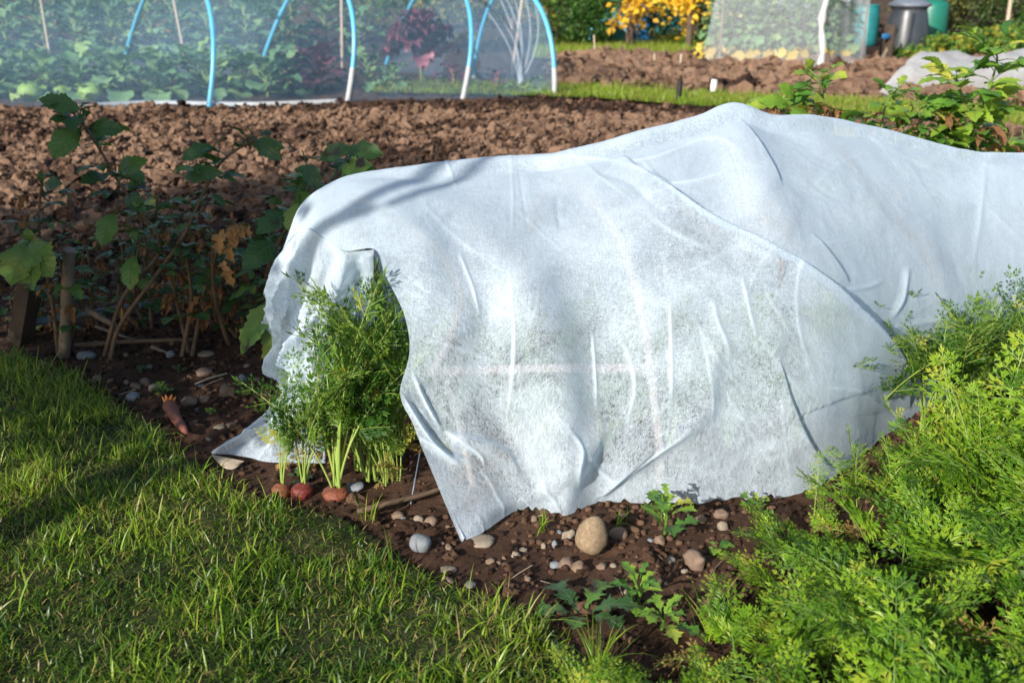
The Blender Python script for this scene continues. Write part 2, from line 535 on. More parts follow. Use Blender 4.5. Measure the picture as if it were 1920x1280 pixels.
# ------------------------------------------------------------------ ground
def pip(x, y, poly):
    inside = np.zeros(x.shape, bool)
    n = len(poly)
    j = n - 1
    for i in range(n):
        xi, yi = poly[i]; xj, yj = poly[j]
        c = ((yi > y) != (yj > y)) & (x < (xj - xi) * (y - yi) / (yj - yi + 1e-12) + xi)
        inside ^= c
        j = i
    return inside

def dist_line(x, y, pts):
    d = np.full(x.shape, 1e9)
    for a, b in zip(pts[:-1], pts[1:]):
        a, b = np.array(a), np.array(b)
        ab = b - a
        t = np.clip(((x - a[0]) * ab[0] + (y - a[1]) * ab[1]) / (ab @ ab), 0, 1)
        d = np.minimum(d, np.hypot(x - a[0] - t * ab[0], y - a[1] - t * ab[1]))
    return d

EDGE = [G(*q)[:2] for q in [(-500, 640), (-150, 655), (0, 668), (110, 690), (200, 750), (300, 830), (390, 900), (480, 945), (620, 975), (700, 1025), (780, 1085), (900, 1125), (1000, 1160), (1070, 1230), (1140, 1300), (1200, 1450)]]
LAWN = [tuple(p) for p in EDGE] + [(0.3, 0.2), (0.3, -3.0), (-4.5, -3.0), (-4.5, EDGE[0][1])]
def lawn_mask(x, y):
    d = dist_line(x, y, EDGE)
    return np.where(pip(x, y, LAWN), d, -d)

def ground_h(x, y):
    """height of the soil sheet"""
    x = np.asarray(x, float); y = np.asarray(y, float)
    P = np.stack([x.ravel(), y.ravel(), np.zeros(x.size)], -1)
    near = np.clip((5.0 - y.ravel()) / 1.0, 0, 1)
    lump = fbm(P, 14, 4, 3, 0.55) * 0.007 + fbm(P, 3, 2, 9) * 0.008
    far = fbm(P, 7, 4, 5, 0.6) * 0.018
    ls = lawn_mask(x.ravel(), y.ravel())
    sink = -0.03 * np.clip(ls / 0.05, 0, 1)
    h = near * lump + (1 - near) * far + sink
    h = np.where(y.ravel() > 25, fbm(P, 0.05, 2, 5) * 0.3 * np.clip((y.ravel() - 25) / 30, 0, 1), h)
    return h.reshape(x.shape)

def axis(parts):
    out = []
    for a, b, s in parts:
        out.append(np.arange(a, b - 1e-6, s))
    return np.concatenate(out)

xs = np.concatenate([-np.geomspace(260, 9, 16), axis([(-8, -3.2, 0.12), (-3.2, 1.8, 0.013), (1.8, 5, 0.05), (5, 9, 0.2)]), np.geomspace(9.5, 260, 16)])
ys = np.concatenate([-np.geomspace(200, 2, 12), axis([(-1.5, 1.3, 0.1), (1.3, 3.6, 0.012), (3.6, 5, 0.03), (5, 12, 0.06), (12, 20, 0.15)]), np.geomspace(20.3, 400, 18)])
X, Y = np.meshgrid(xs, ys)
H = ground_h(X, Y)
g = Geo()
nx = len(xs)
ii, jj = np.meshgrid(np.arange(len(ys) - 1), np.arange(nx - 1), indexing='ij')
Fq = np.stack([ii * nx + jj, ii * nx + jj + 1, (ii + 1) * nx + jj + 1, (ii + 1) * nx + jj], -1).reshape(-1, 4)
g.add(np.stack([X, Y, H], -1).reshape(-1, 3), Fq)
tag(g.obj('ground', M['soil']), kind='structure')

rs = np.random.RandomState(7)

# lawn turf
def lawn_h(x, y):
    x = np.asarray(x, float); y = np.asarray(y, float)
    P = np.stack([x.ravel(), y.ravel(), np.zeros(x.size)], -1)
    ls = lawn_mask(x.ravel(), y.ravel())
    e = np.clip(ls / 0.10, 0, 1)
    h = 0.004 + 0.018 * e ** 0.6 + fbm(P, 6, 3, 21) * 0.006 * e
    return h.reshape(x.shape)
lx, ly = np.arange(-3.6, 0.6, 0.02), np.arange(0.0, 3.7, 0.02)
LX, LY = np.meshgrid(lx, ly)
mask = lawn_mask(LX, LY)
g = Geo()
n2 = len(lx)
ii, jj = np.meshgrid(np.arange(len(ly) - 1), np.arange(n2 - 1), indexing='ij')
keep = (mask[:-1, :-1] > 0) | (mask[1:, 1:] > 0)
Fq = np.stack([ii * n2 + jj, ii * n2 + jj + 1, (ii + 1) * n2 + jj + 1, (ii + 1) * n2 + jj], -1)[keep]
g.add(np.stack([LX, LY, lawn_h(LX, LY)], -1).reshape(-1, 3), Fq)
tag(g.obj('lawn', M['thatch']), kind='structure')

def blades(bx, by, bz, L, wid, rs, var, lean=0.6, seg=4, e0s=0.28):
    n = len(bx)
    az = rs.uniform(0, 2 * math.pi, n)
    face = az + rs.normal(0, 0.7, n) + math.pi / 2
    e0 = rs.normal(0, e0s, n)                    # initial lean from vertical
    e0 = np.abs(e0) + 0.05
    bend = rs.gamma(2.0, lean / 2, n)
    t = np.linspace(0, 1, seg)
    V = np.zeros((n, seg, 2, 3))
    px = np.zeros(n); pz = np.zeros(n)
    prev = 0
    for k in range(seg):
        if k:
            a = e0 + bend * (t[k] ** 1.4)
            dl = L * (t[k] - t[k - 1])
            px = px + np.sin(a) * dl
            pz = pz + np.cos(a) * dl
        w = wid * (1.0 - t[k] ** 2.2 * 0.93) * (0.75 if k == 0 else 1)
        cx = bx + px * np.cos(az); cy = by + px * np.sin(az); cz = bz + np.maximum(pz, 0.001)
        ox, oy = np.cos(face) * w / 2, np.sin(face) * w / 2
        V[:, k, 0] = np.stack([cx - ox, cy - oy, cz], -1)
        V[:, k, 1] = np.stack([cx + ox, cy + oy, cz], -1)
    base = np.arange(n)[:, None] * (2 * seg)
    F = np.concatenate([base + np.array([2 * k, 2 * k + 1, 2 * k + 3, 2 * k + 2]) for k in range(seg - 1)])
    return V.reshape(-1, 3), F, np.repeat(var, 2 * seg)

# lawn grass
NB = 170000
bx = rs.uniform(-2.6, 0.5, NB); by = rs.uniform(1.15, 3.5, NB)
P = np.stack([bx, by, 0 * bx], -1)
cl = fbm(P, 11, 3, 33)
mk = lawn_mask(bx, by)
vis = np.abs(bx) < 0.60 * by + 0.25
dens = np.clip(0.80 + 0.6 * cl, 0.18, 1)
kp = (mk > rs.uniform(-0.03, 0.035, NB)) & (rs.uniform(size=NB) < dens) & vis
bx, by, cl, mk = bx[kp], by[kp], cl[kp], mk[kp]
n = len(bx)
cl2 = vnoise(np.stack([bx, by, 0 * bx], -1), 5, 77)
L = rs.gamma(6, 0.0052, n) * (1 + 0.4 * cl + 0.4 * cl2)
tall = rs.uniform(size=n) < 0.03
L = np.where(tall, L * 1.9, L)
L = np.clip(L, 0.012, 0.12)
var = np.clip(rs.normal(0.50, 0.18, n) + 0.24 * cl2, 0, 0.86)  # clump tone; its broad swing puts shadow patches into the blade colour
straw = rs.uniform(size=n) < 0.05 + 0.06 * (cl < -0.2)
var = np.where(straw, rs.uniform(0.88, 1.0, n), var)
V, F, A = blades(bx, by, lawn_h(bx, by) - 0.003, L, rs.uniform(0.0020, 0.0048, n), rs, var, 1.0, 4, 0.5)
g = Geo()
g.add(V, F, None, A)
k = 60000
bx = rs.uniform(-2.4, 0.6, k); by = rs.uniform(1.15, 3.3, k)
kp = lawn_mask(bx, by) > 0.01
bx, by = bx[kp], by[kp]
V, F, A = blades(bx, by, lawn_h(bx, by), rs.uniform(0.008, 0.026, len(bx)), rs.uniform(0.0015, 0.0035, len(bx)), rs, np.clip(rs.normal(0.38, 0.16, len(bx)), 0, 0.9), 1.6, 3, 0.8)
g.add(V, F, None, A)
# flattened dead thatch
k = 16000
bx = rs.uniform(-2.4, 0.5, k); by = rs.uniform(1.15, 3.3, k)
kp = lawn_mask(bx, by) > 0
bx, by = bx[kp], by[kp]
V, F, A = blades(bx, by, lawn_h(bx, by) + 0.006, rs.uniform(0.02, 0.05, len(bx)), rs.uniform(0.001, 0.0022, len(bx)), rs, rs.uniform(0.85, 1.0, len(bx)), 2.6)
g.add(V, F, None, A)
tag(g.obj('grass', M['grass'], smooth=True), 'short bright green grass with dry blades across the lawn', 'grass', kind='stuff')

# grass paths between the plots
def strip(name, near_pts, far_pts, dens, L0, label, kind='grass_path'):
    A_ = smooth_line([G(*q)[:2] for q in near_pts], 10)
    B_ = smooth_line([G(*q)[:2] for q in far_pts], 10)
    m = 9
    V = []
    for s in np.linspace(0, 1, m):
        q = A_ * (1 - s) + B_ * s
        e = min(s, 1 - s) * 2
        z = 0.022 + 0.03 * e ** 0.5 + 0.006 * np.sin(q[:, 0] * 9 + s * 5)
        V.append(np.concatenate([q, z[:, None]], 1))
    V = np.stack(V)
    nn = V.shape[1]
    ii, jj = np.meshgrid(np.arange(m - 1), np.arange(nn - 1), indexing='ij')
    g = Geo()
    g.add(V.reshape(-1, 3), np.stack([ii * nn + jj, ii * nn + jj + 1, (ii + 1) * nn + jj + 1, (ii + 1) * nn + jj], -1).reshape(-1, 4))
    tag(g.obj(kind, M['thatch']), kind='structure')
    area = np.linalg.norm(A_[-1] - A_[0]) * np.linalg.norm(A_[0] - B_[0])
    k = int(min(area * dens, 90000))
    t = rs.uniform(0, nn - 1.001, k); s = rs.uniform(-0.04, 1.04, k)
    i = t.astype(int); f = (t - i)[:, None]
    a = A_[i] * (1 - f) + A_[i + 1] * f
    b = B_[i] * (1 - f) + B_[i + 1] * f
    q = a * (1 - s[:, None]) + b * s[:, None]
    V, F, Av = blades(q[:, 0], q[:, 1], np.full(k, 0.03), rs.gamma(6, L0 / 6, k), rs.uniform(0.004, 0.009, k), rs, np.clip(rs.normal(0.74, 0.13, k), 0, 0.95), 0.7, 3)
    g = Geo(); g.add(V, F, None, Av)
    tag(g.obj('grass', M['grass']), label, 'grass', kind='stuff')
strip('p1', [(700, 178), (1045, 186), (1180, 193), (1300, 203), (1500, 212), (1700, 226), (1920, 243), (2150, 265)],
      [(700, 160), (1045, 162), (1180, 168), (1300, 181), (1500, 190), (1700, 201), (1920, 218), (2150, 238)], 5200, 0.06, 'strip of sunlit grass path between the two dug beds')
strip('p2', [(1000, 112), (1100, 109), (1200, 106), (1330, 104)], [(1000, 70), (1100, 70), (1200, 70), (1330, 72)], 2200, 0.09, 'far grass verge below the shrubs and barrels')

# ------------------------------------------------------------------ clods and crumbs
def lump_protos(sub, n, seed, amp=0.35, fr=1.6):
    V, F = ico(sub)
    out = []
    for i in range(n):
        d = 1 + amp * fbm(V + i * 7.3, fr, 3, seed + i, 0.6)
        q = V * d[:, None]
        out.append(q)
    return out, F

def scatter(protos, F, pos, scl, rs, var):
    g = Geo()
    n = len(pos)
    which = rs.randint(0, len(protos), n)
    for w, PV in enumerate(protos):
        ix = np.where(which == w)[0]
        if not len(ix): continue
        m = len(ix)
        a = rs.uniform(0, 2 * math.pi, m); b = rs.uniform(0, 2 * math.pi, m); 
        ca, sa, cb, sb = np.cos(a), np.sin(a), np.cos(b), np.sin(b)
        Rz = np.zeros((m, 3, 3)); Rz[:, 0, 0] = ca; Rz[:, 0, 1] = -sa; Rz[:, 1, 0] = sa; Rz[:, 1, 1] = ca; Rz[:, 2, 2] = 1
        Rx = np.zeros((m, 3, 3)); Rx[:, 0, 0] = 1; Rx[:, 1, 1] = cb; Rx[:, 1, 2] = -sb; Rx[:, 2, 1] = sb; Rx[:, 2, 2] = cb
        RR = Rz @ Rx
        q = np.einsum('mij,vj->mvi', RR, PV) * scl[ix][:, None, :] + pos[ix][:, None, :]
        FF = (F[None] + (np.arange(m) * len(PV))[:, None, None]).reshape(-1, F.shape[1])
        g.add(q.reshape(-1, 3), FF, None, np.repeat(var[ix], len(PV)))
    return g

protos, FI = lump_protos(2, 12, 50, 0.75, 2.6)
# dug bed between the fleece and the hoop tunnel
k = 50000
cy = rs.uniform(3.9, 11.6, k); cx = rs.uniform(-1, 1, k) * (0.56 * cy + 0.6)
nz = fbm(np.stack([cx, cy, 0 * cx], -1), 1.4, 3, 71)
pxx, pyy = project(np.stack([cx, cy, 0 * cx], -1))
ok = pyy > np.interp(pxx, [-300, 400, 1045, 1180, 1300, 1500, 1700, 1920], [206, 202, 187, 194, 204, 213, 227, 244])
ok &= rs.uniform(size=k) < np.clip((cy - 3.7) / 1.0, 0.15, 1)
cx, cy, nz = cx[ok], cy[ok], nz[ok]
k = len(cx)
s = rs.gamma(2.2, 0.0076, k) * (1 + 0.2 * nz)
s = np.clip(s, 0.007, 0.058)
dark_fine = np.clip((cy - (9.55 - 0.1 * cx)) / 0.4, 0, 1)  # wet strip along the tunnel: darker, finer clods
dark_fine = np.maximum(dark_fine, np.clip((4.9 - cy) / 0.8, 0, 1) * 0.7)  # near end of the bed likewise darker and finer
pos = np.stack([cx, cy, ground_h(cx, cy) + s * 0.35 + np.clip(rs.normal(0, 0.014, k), -0.03, 0.04)], -1)
var = np.clip(rs.normal(0.62, 0.24, k) - 0.5 * dark_fine + 0.3 * nz, 0, 1)
scl = np.stack([s, s * rs.uniform(0.7, 1.1, k), s * rs.uniform(0.6, 1.0, k)], -1) * (1 - 0.35 * dark_fine[:, None])
g = scatter(protos, FI, pos, scl, rs, var)
tag(g.obj('soil_clods', M['clod'], smooth=False), 'dry brown clods of the dug bed behind the fleece', 'soil clods', kind='stuff')
# far dug bed
k = 6500
cy = rs.uniform(10.6, 17.3, k); cx = rs.uniform(0.4, 9.5, k)
pxx, pyy = project(np.stack([cx, cy, 0 * cx], -1))
ok = (pyy < np.interp(pxx, [1045, 1300, 1600, 1920], [166, 184, 196, 220])) & (pyy > 104) & (pxx < 2050) & (pxx > 1030)
cx, cy = cx[ok], cy[ok]; k = len(cx)
nz = fbm(np.stack([cx, cy, 0 * cx], -1), 1.1, 3, 75)
s = np.clip(rs.gamma(5, 0.011, k) * (1 + 0.2 * nz), 0.02, 0.13)
pos = np.stack([cx, cy, 0.02 + s * 0.3 + 0.03 * nz], -1)
scl = np.stack([s, s * rs.uniform(0.7, 1.1, k), s * rs.uniform(0.5, 0.9, k)], -1)
g = scatter(protos, FI, pos, scl, rs, np.clip(rs.normal(0.72, 0.15, k) + 0.2 * nz - 0.5 * (nz < -0.45), 0, 1))
tag(g.obj('soil_clods', M['clod'], smooth=False), 'coarse reddish clods of the far bed by the netted cage', 'soil clods', kind='stuff')
protos2, FI2 = lump_protos(2, 8, 90, 0.38, 1.6)
# crumbs on the near bed
k = 30000
cx = rs.uniform(-2.4, 1.6, k); cy = rs.uniform(1.45, 4.3, k)
ok = (lawn_mask(cx, cy) < 0.0) & (np.abs(cx) < 0.58 * cy + 0.2)
cx, cy = cx[ok], cy[ok]; k = len(cx)
nz = fbm(np.stack([cx, cy, 0 * cx], -1), 5, 3, 79)
s = np.clip(rs.gamma(1.8, 0.0025, k) * (1 + 0.5 * nz), 0.0015, 0.0085)
pos = np.stack([cx, cy, ground_h(cx, cy) + s * 0.4], -1)
scl = np.stack([s, s * rs.uniform(0.6, 1.1, k), s * rs.uniform(0.6, 1.0, k)], -1)
g = scatter(protos2, FI2, pos, scl, rs, np.clip(rs.normal(0.45, 0.2, k) + 0.2 * nz, 0, 1))
tag(g.obj('soil_crumbs', M['crumb'], smooth=True), 'small dark crumbs of soil on the near bed', 'soil crumbs', kind='stuff')

k = 420
cx = rs.uniform(-2.0, 1.4, k); cy = rs.uniform(1.5, 4.0, k)
ok = (lawn_mask(cx, cy) < -0.02) & (np.abs(cx) < 0.58 * cy + 0.2)
cx, cy = cx[ok], cy[ok]; k = len(cx)
s_ = rs.uniform(0.008, 0.024, k)
pos = np.stack([cx, cy, ground_h(cx, cy) + s_ * 0.15], -1)
g = scatter(protos, FI, pos, np.stack([s_, s_, s_ * 0.6], -1), rs, np.clip(rs.normal(0.5, 0.2, k), 0, 1))
tag(g.obj('soil_lumps', M['crumb'], smooth=False), 'larger dark lumps of earth lying among the crumbs of the near bed', 'soil lumps', kind='stuff')

# ------------------------------------------------------------------ stones
def stonemat(name, c, c2, sp=60):
    m = plain(name, c, 0.7, sp, 0.4, 0.5, 0.3, c2=c2, bscale=sp * 3)
    return m
SM = {
    'tan': stonemat('stone_tan', (0.24, 0.165, 0.11), (0.15, 0.10, 0.068)),
    'grey': stonemat('stone_grey', (0.22, 0.24, 0.25), (0.14, 0.15, 0.16), 20),
    'pink': stonemat('stone_pink', (0.21, 0.145, 0.105), (0.13, 0.085, 0.06), 20),
    'pale': stonemat('stone_pale', (0.27, 0.225, 0.17), (0.19, 0.145, 0.105), 20),
    'egg': stonemat('stone_speckled', (0.34, 0.245, 0.15), (0.17, 0.12, 0.075), 110),
    'dark': stonemat('stone_dark', (0.17, 0.15, 0.14), (0.10, 0.09, 0.085), 20),
}
ST, STF = ico(3)
def stone(px, py, w, h, mat, label=None, group=None, seed=0, tilt=0.0, egg=0.0, facet=0.12, sink=0.3, name='stone'):
    p = G(px, py)
    d = math.hypot(p[1], CAM_H)
    rx = w / FPX * d / 2
    rz = h / FPX * d / 2
    V = ST * (1 + facet * 1.5 * fbm(ST + seed * 3.1, 1.3, 4, 200 + seed, 0.5))[:, None]
    V = np.sign(V) * np.abs(V) ** 0.92
    if egg:
        k = 1 - egg * V[:, 2]
        V[:, 0] *= k; V[:, 1] *= k
    V = V * np.array([rx, rx * 0.85, rz])
    ct, st_ = math.cos(tilt), math.sin(tilt)
    V = V @ np.array([[ct, 0, -st_], [0, 1, 0], [st_, 0, ct]])
    g = Geo(); g.add(V, STF)
    o = g.obj(name, SM[mat])
    gz = float(ground_h(np.array([p[0]]), np.array([p[1]]))[0])
    o.location = (p[0], p[1], gz + rz * (1 - 2 * sink) * 0.9)
    return tag(o, label, 'stone', group)

stone(1110, 1030, 56, 78, 'egg', 'large egg-shaped brown stone standing on end below the fleece hem', seed=1, tilt=0.12, egg=0.28, sink=0.02, facet=0.07)
stone(788, 1030, 40, 36, 'grey', 'rounded blue-grey stone by the grass edge left of the fleece corner', seed=2, tilt=0.3, facet=0.06, sink=0.15)
stone(1160, 1003, 34, 26, 'pink', 'smooth flat pinkish stone right beside the egg-shaped stone', seed=3, facet=0.08)
stone(1301, 1062, 42, 36, 'pink', 'squarish tan stone in front of the large carrot bush', seed=4, facet=0.2, sink=0.15)
stone(1062, 1060, 28, 26, 'pink', 'small rounded tan stone just below the egg-shaped stone', seed=5)
stone(1040, 1056, 20, 16, 'grey', 'tiny grey pebble left of the tan stone under the egg-shaped stone', seed=6)
stone(1083, 1066, 26, 16, 'tan', 'slanting oval brown pebble under the egg-shaped stone', seed=7, tilt=-0.5)
stone(840, 1064, 30, 10, 'pale', 'flat pale pebble lying near the grass under the fleece corner', seed=8)
stone(1355, 996, 20, 26, 'pale', 'upright cream pebble near the carrot bush and hem', seed=9, tilt=-0.4)
stone(1066, 1000, 22, 24, 'pale', 'pointed pale stone chip left of the egg-shaped stone', seed=10, tilt=0.7, facet=0.3)
stone(1020, 1018, 10, 14, 'pale', 'small cream pebble left of the pale stone chip', seed=11)
stone(1040, 1020, 12, 20, 'grey', 'narrow bluish pebble between cream pebble and egg-shaped stone', seed=12)
stone(905, 1014, 46, 14, 'pale', 'flat pale stone slab under the hanging fleece corner', seed=13)
stone(1350, 968, 26, 20, 'pink', 'reddish stone close to the hem right of the flowering weed', seed=14, facet=0.25)
stone(808, 975, 24, 22, 'pink', 'round brown pebble between carrots and fleece corner', seed=15)
stone(785, 972, 20, 20, 'pale', 'pale rounded pebble left of the round brown pebble', seed=16)
stone(745, 960, 24, 16, 'tan', 'brown pebble at the foot of the carrot stems', seed=17)
stone(660, 915, 50, 16, 'grey', 'long grey stone lying right of the carrots', seed=18, tilt=-0.3)
stone(355, 755, 30, 18, 'pink', 'rounded pinkish stone behind the lying carrot', seed=19)
stone(250, 752, 26, 24, 'grey', 'grey round stone in the shade near the grass edge', seed=20)
stone(385, 703, 32, 16, 'pink', 'flat rosy stone in the shaded bed by the seedlings', seed=21)
stone(272, 718, 18, 16, 'pink', 'small round rosy pebble in the shaded bed', seed=22)
stone(290, 733, 22, 18, 'pale', 'pale brown stone below the small seedling', seed=23)
stone(433, 798, 24, 14, 'pink', 'flat brownish stone beside the white shell chip', seed=24)
stone(412, 802, 22, 9, 'pale', 'small white chip lying left of the spread fleece corner', seed=25)
stone(387, 665, 30, 10, 'pale', 'oval pale stone under the dead stems', seed=26)
stone(162, 672, 36, 20, 'grey', 'blue-grey stone at the foot of the thin grey stake', seed=27)
stone(430, 740, 26, 28, 'tan', 'crumbly lit lump of stone near the hem of the left drape', seed=28, facet=0.35)
stone(1150, 1060, 12, 9, 'pale', 'tiny pale pebble right of the brown pebbles', seed=29)
stone(1180, 1112, 20, 14, 'pale', 'pale pebble among the thistle leaves', seed=30)
stone(880, 1095, 24, 14, 'dark', 'dark stone at the edge of the grass', seed=31)
k = 0
rs2 = np.random.RandomState(19)
while k < 50:
    px_, py_ = (rs2.uniform(700, 1400), rs2.uniform(925, 1120)) if k % 2 else (rs2.uniform(130, 560), rs2.uniform(640, 860))
    p = G(px_, py_)
    if lawn_mask(p[:1], p[1:2])[0] > -0.02: continue
    w = 7 + rs2.gamma(2, 3.6)
    stone(px_, py_, w, w * rs2.uniform(0.5, 0.9), ['tan', 'pink', 'pale', 'grey', 'dark', 'tan', 'pink'][rs2.randint(7)], 'small rounded pebble half sunk in the brown soil', 'small pebbles on the near bed', seed=40 + k, tilt=rs2.uniform(-0.6, 0.6), facet=0.28, name='pebble')
    k += 1

# ------------------------------------------------------------------ fleece
def catmull(A, k, axis=0):
    A = np.moveaxis(A, axis, 0)
    P = np.concatenate([2 * A[:1] - A[1:2], A, 2 * A[-1:] - A[-2:-1]])
    out = []
    for i in range(1, len(P) - 2):
        t = np.linspace(0, 1, k, endpoint=False).reshape(-1, *([1] * (A.ndim - 1)))
        a, b, c, d = P[i - 1][None], P[i][None], P[i + 1][None], P[i + 2][None]
        out.append(0.5 * ((2 * b) + (-a + c) * t + (2 * a - 5 * b + 4 * c - d) * t ** 2 + (-a + 3 * b - 3 * c + d) * t ** 3))
    out.append(A[-1:])
    return np.moveaxis(np.concatenate(out), 0, axis)

def gz(px, py): return G(px, py, 0.004)
cols = []
# the end edge of the sheet: front flap corner, up the opening, along the lip, down the back
cols.append([gz(865, 1015), W(812, 890, 2.06), W(775, 800, 2.09), W(750, 738, 2.11), W(768, 660, 2.15), W(758, 590, 2.18), W(722, 515, 2.22), W(702, 468, 2.27),
             W(640, 470, 2.30), W(575, 428, 2.42), W(528, 475, 2.58), np.array([-0.66, 2.8, 0.36]), np.array([-0.70, 2.98, 0.004])])
cols.append([gz(905, 998), W(850, 880, 2.09), W(812, 800, 2.115), W(790, 735, 2.13), W(798, 660, 2.16), W(790, 590, 2.19), W(755, 510, 2.235), W(728, 450, 2.30),
             W(660, 425, 2.35), W(600, 398, 2.45), W(560, 398, 2.62), np.array([-0.60, 2.86, 0.36]), np.array([-0.62, 3.05, 0.004])])
cols.append([gz(965, 958), W(915, 860, 2.12), W(885, 785, 2.14), W(860, 720, 2.15), W(858, 650, 2.18), W(850, 580, 2.21), W(820, 500, 2.26), W(780, 430, 2.33),
             W(715, 388, 2.41), W(648, 360, 2.52), W(600, 365, 2.66), np.array([-0.52, 2.95, 0.38]), np.array([-0.52, 3.15, 0.004])])
cols.append([gz(1010, 957), W(975, 865, 2.13), W(948, 790, 2.15), W(925, 720, 2.17), W(915, 645, 2.20), W(905, 570, 2.24), W(880, 490, 2.30), W(835, 420, 2.38),
             W(770, 368, 2.47), W(705, 338, 2.58), W(662, 341, 2.70), np.array([-0.40, 3.0, 0.40]), np.array([-0.40, 3.22, 0.004])])
auto = [  # hem px, ridge px, ridge distance, fullness
    ((1060, 966), (780, 316), 2.72, 0.80),
    ((1122, 942), (900, 303), 2.74, 0.82),
    ((1205, 943), (1040, 293), 2.76, 0.84),
    ((1300, 946), (1200, 251), 2.80, 0.85),
    ((1400, 936), (1300, 226), 2.84, 0.88),
    ((1490, 927), (1365, 203), 2.87, 0.92),
    ((1575, 890), (1440, 226), 2.90, 0.95),
    ((1670, 810), (1520, 228), 2.94, 0.93),
    ((1760, 755), (1640, 252), 3.02, 0.92),
    ((1860, 715), (1820, 292), 3.12, 0.92),
    ((2010, 680), (2010, 296), 3.30, 0.9),
    ((2250, 650), (2280, 300), 3.5, 0.9),
]
for hem, rid, Yr, e in auto:
    Hh = gz(*hem); Rr = W(rid[0], rid[1], Yr)
    c = []
    for i in range(11):
        th = i / 10 * math.pi / 2
        fh = 1 - math.cos(th) ** e
        fv = math.sin(th) ** e
        p = Hh * (1 - fh) + Rr * fh
        p[2] = Hh[2] + (Rr[2] - Hh[2]) * fv
        kk = float(np.interp(rid[0], [780, 1100, 1365, 1640, 2300], [0.1, 0.3, 0.5, 0.4, 0.3])) * (i / 10) ** 0.8
        lin = Hh * (1 - i / 10) + Rr * (i / 10)
        lin[2] = Hh[2] + (Rr[2] - Hh[2]) * min(1, (i / 10) ** 0.72)
        p = p * (1 - kk) + lin * kk
        c.append(p)
    b = Rr + (Rr - Hh) * np.array([0.35, 0.75, 0]); b[2] = Rr[2] * 0.55
    c.append(b)
    b2 = Rr + (Rr - Hh) * np.array([0.4, 1.05, 0]); b2[2] = 0.004
    c.append(b2)
    cols.append(c)
CG = np.array(cols)                      # (16, 13, 3)
SU, SV = 44, 30
S = catmull(catmull(CG, SU, 0), SV, 1)   # (u, v, 3)

# curtain at the left end, hanging from the lip
cur = [
    [W(702, 468, 2.27), W(692, 515, 2.36), W(655, 610, 2.45), W(615, 750, 2.46), gz(610, 868)],
    [W(671, 471, 2.285), W(655, 555, 2.40), W(620, 665, 2.44), W(600, 775, 2.45), gz(590, 868)],
    [W(640, 470, 2.30), W(602, 560, 2.40), W(575, 670, 2.44), W(573, 775, 2.44), gz(505, 866)],
    [W(607, 447, 2.36), W(577, 555, 2.43), W(562, 670, 2.46), W(562, 775, 2.45), gz(470, 858)],
    [W(575, 428, 2.42), W(553, 545, 2.47), W(550, 665, 2.49), W(557, 770, 2.47), gz(432, 852)],
    [W(550, 440, 2.50), W(530, 540, 2.53), W(535, 660, 2.54), W(549, 765, 2.50), gz(396, 848)],
    [W(528, 475, 2.58), W(517, 545, 2.60), W(524, 655, 2.59), W(545, 740, 2.56), gz(440, 826)],
    [W(545, 480, 2.72), W(540, 560, 2.75), W(545, 660, 2.72), W(560, 730, 2.70), gz(520, 800)],
]
CC = np.array(cur)
C2 = catmull(catmull(CC, 14, 0), 30, 1)

def normals(S):
    du = np.gradient(S, axis=0); dv = np.gradient(S, axis=1)
    n = np.cross(du, dv)
    n /= np.linalg.norm(n, axis=2)[..., None] + 1e-12
    return n

def seg_dist(px, py, line):
    """distance to polyline, signed side, fraction along"""
    best = np.full(px.shape, 1e9); side = np.zeros(px.shape); fr = np.zeros(px.shape)
    line = np.asarray(line, float)
    tot = np.linalg.norm(np.diff(line, axis=0), axis=1); cum = np.concatenate([[0], np.cumsum(tot)])
    for i in range(len(line) - 1):
        a, b = line[i], line[i + 1]
        ab = b - a
        t = np.clip(((px - a[0]) * ab[0] + (py - a[1]) * ab[1]) / (ab @ ab), 0, 1)
        dx, dy = px - a[0] - t * ab[0], py - a[1] - t * ab[1]
        d = np.hypot(dx, dy)
        s = np.sign(ab[0] * dy - ab[1] * dx)
        m = d < best
        best = np.where(m, d, best); side = np.where(m, s, side); fr = np.where(m, (cum[i] + t * tot[i]) / cum[-1], fr)
    return best, side, fr

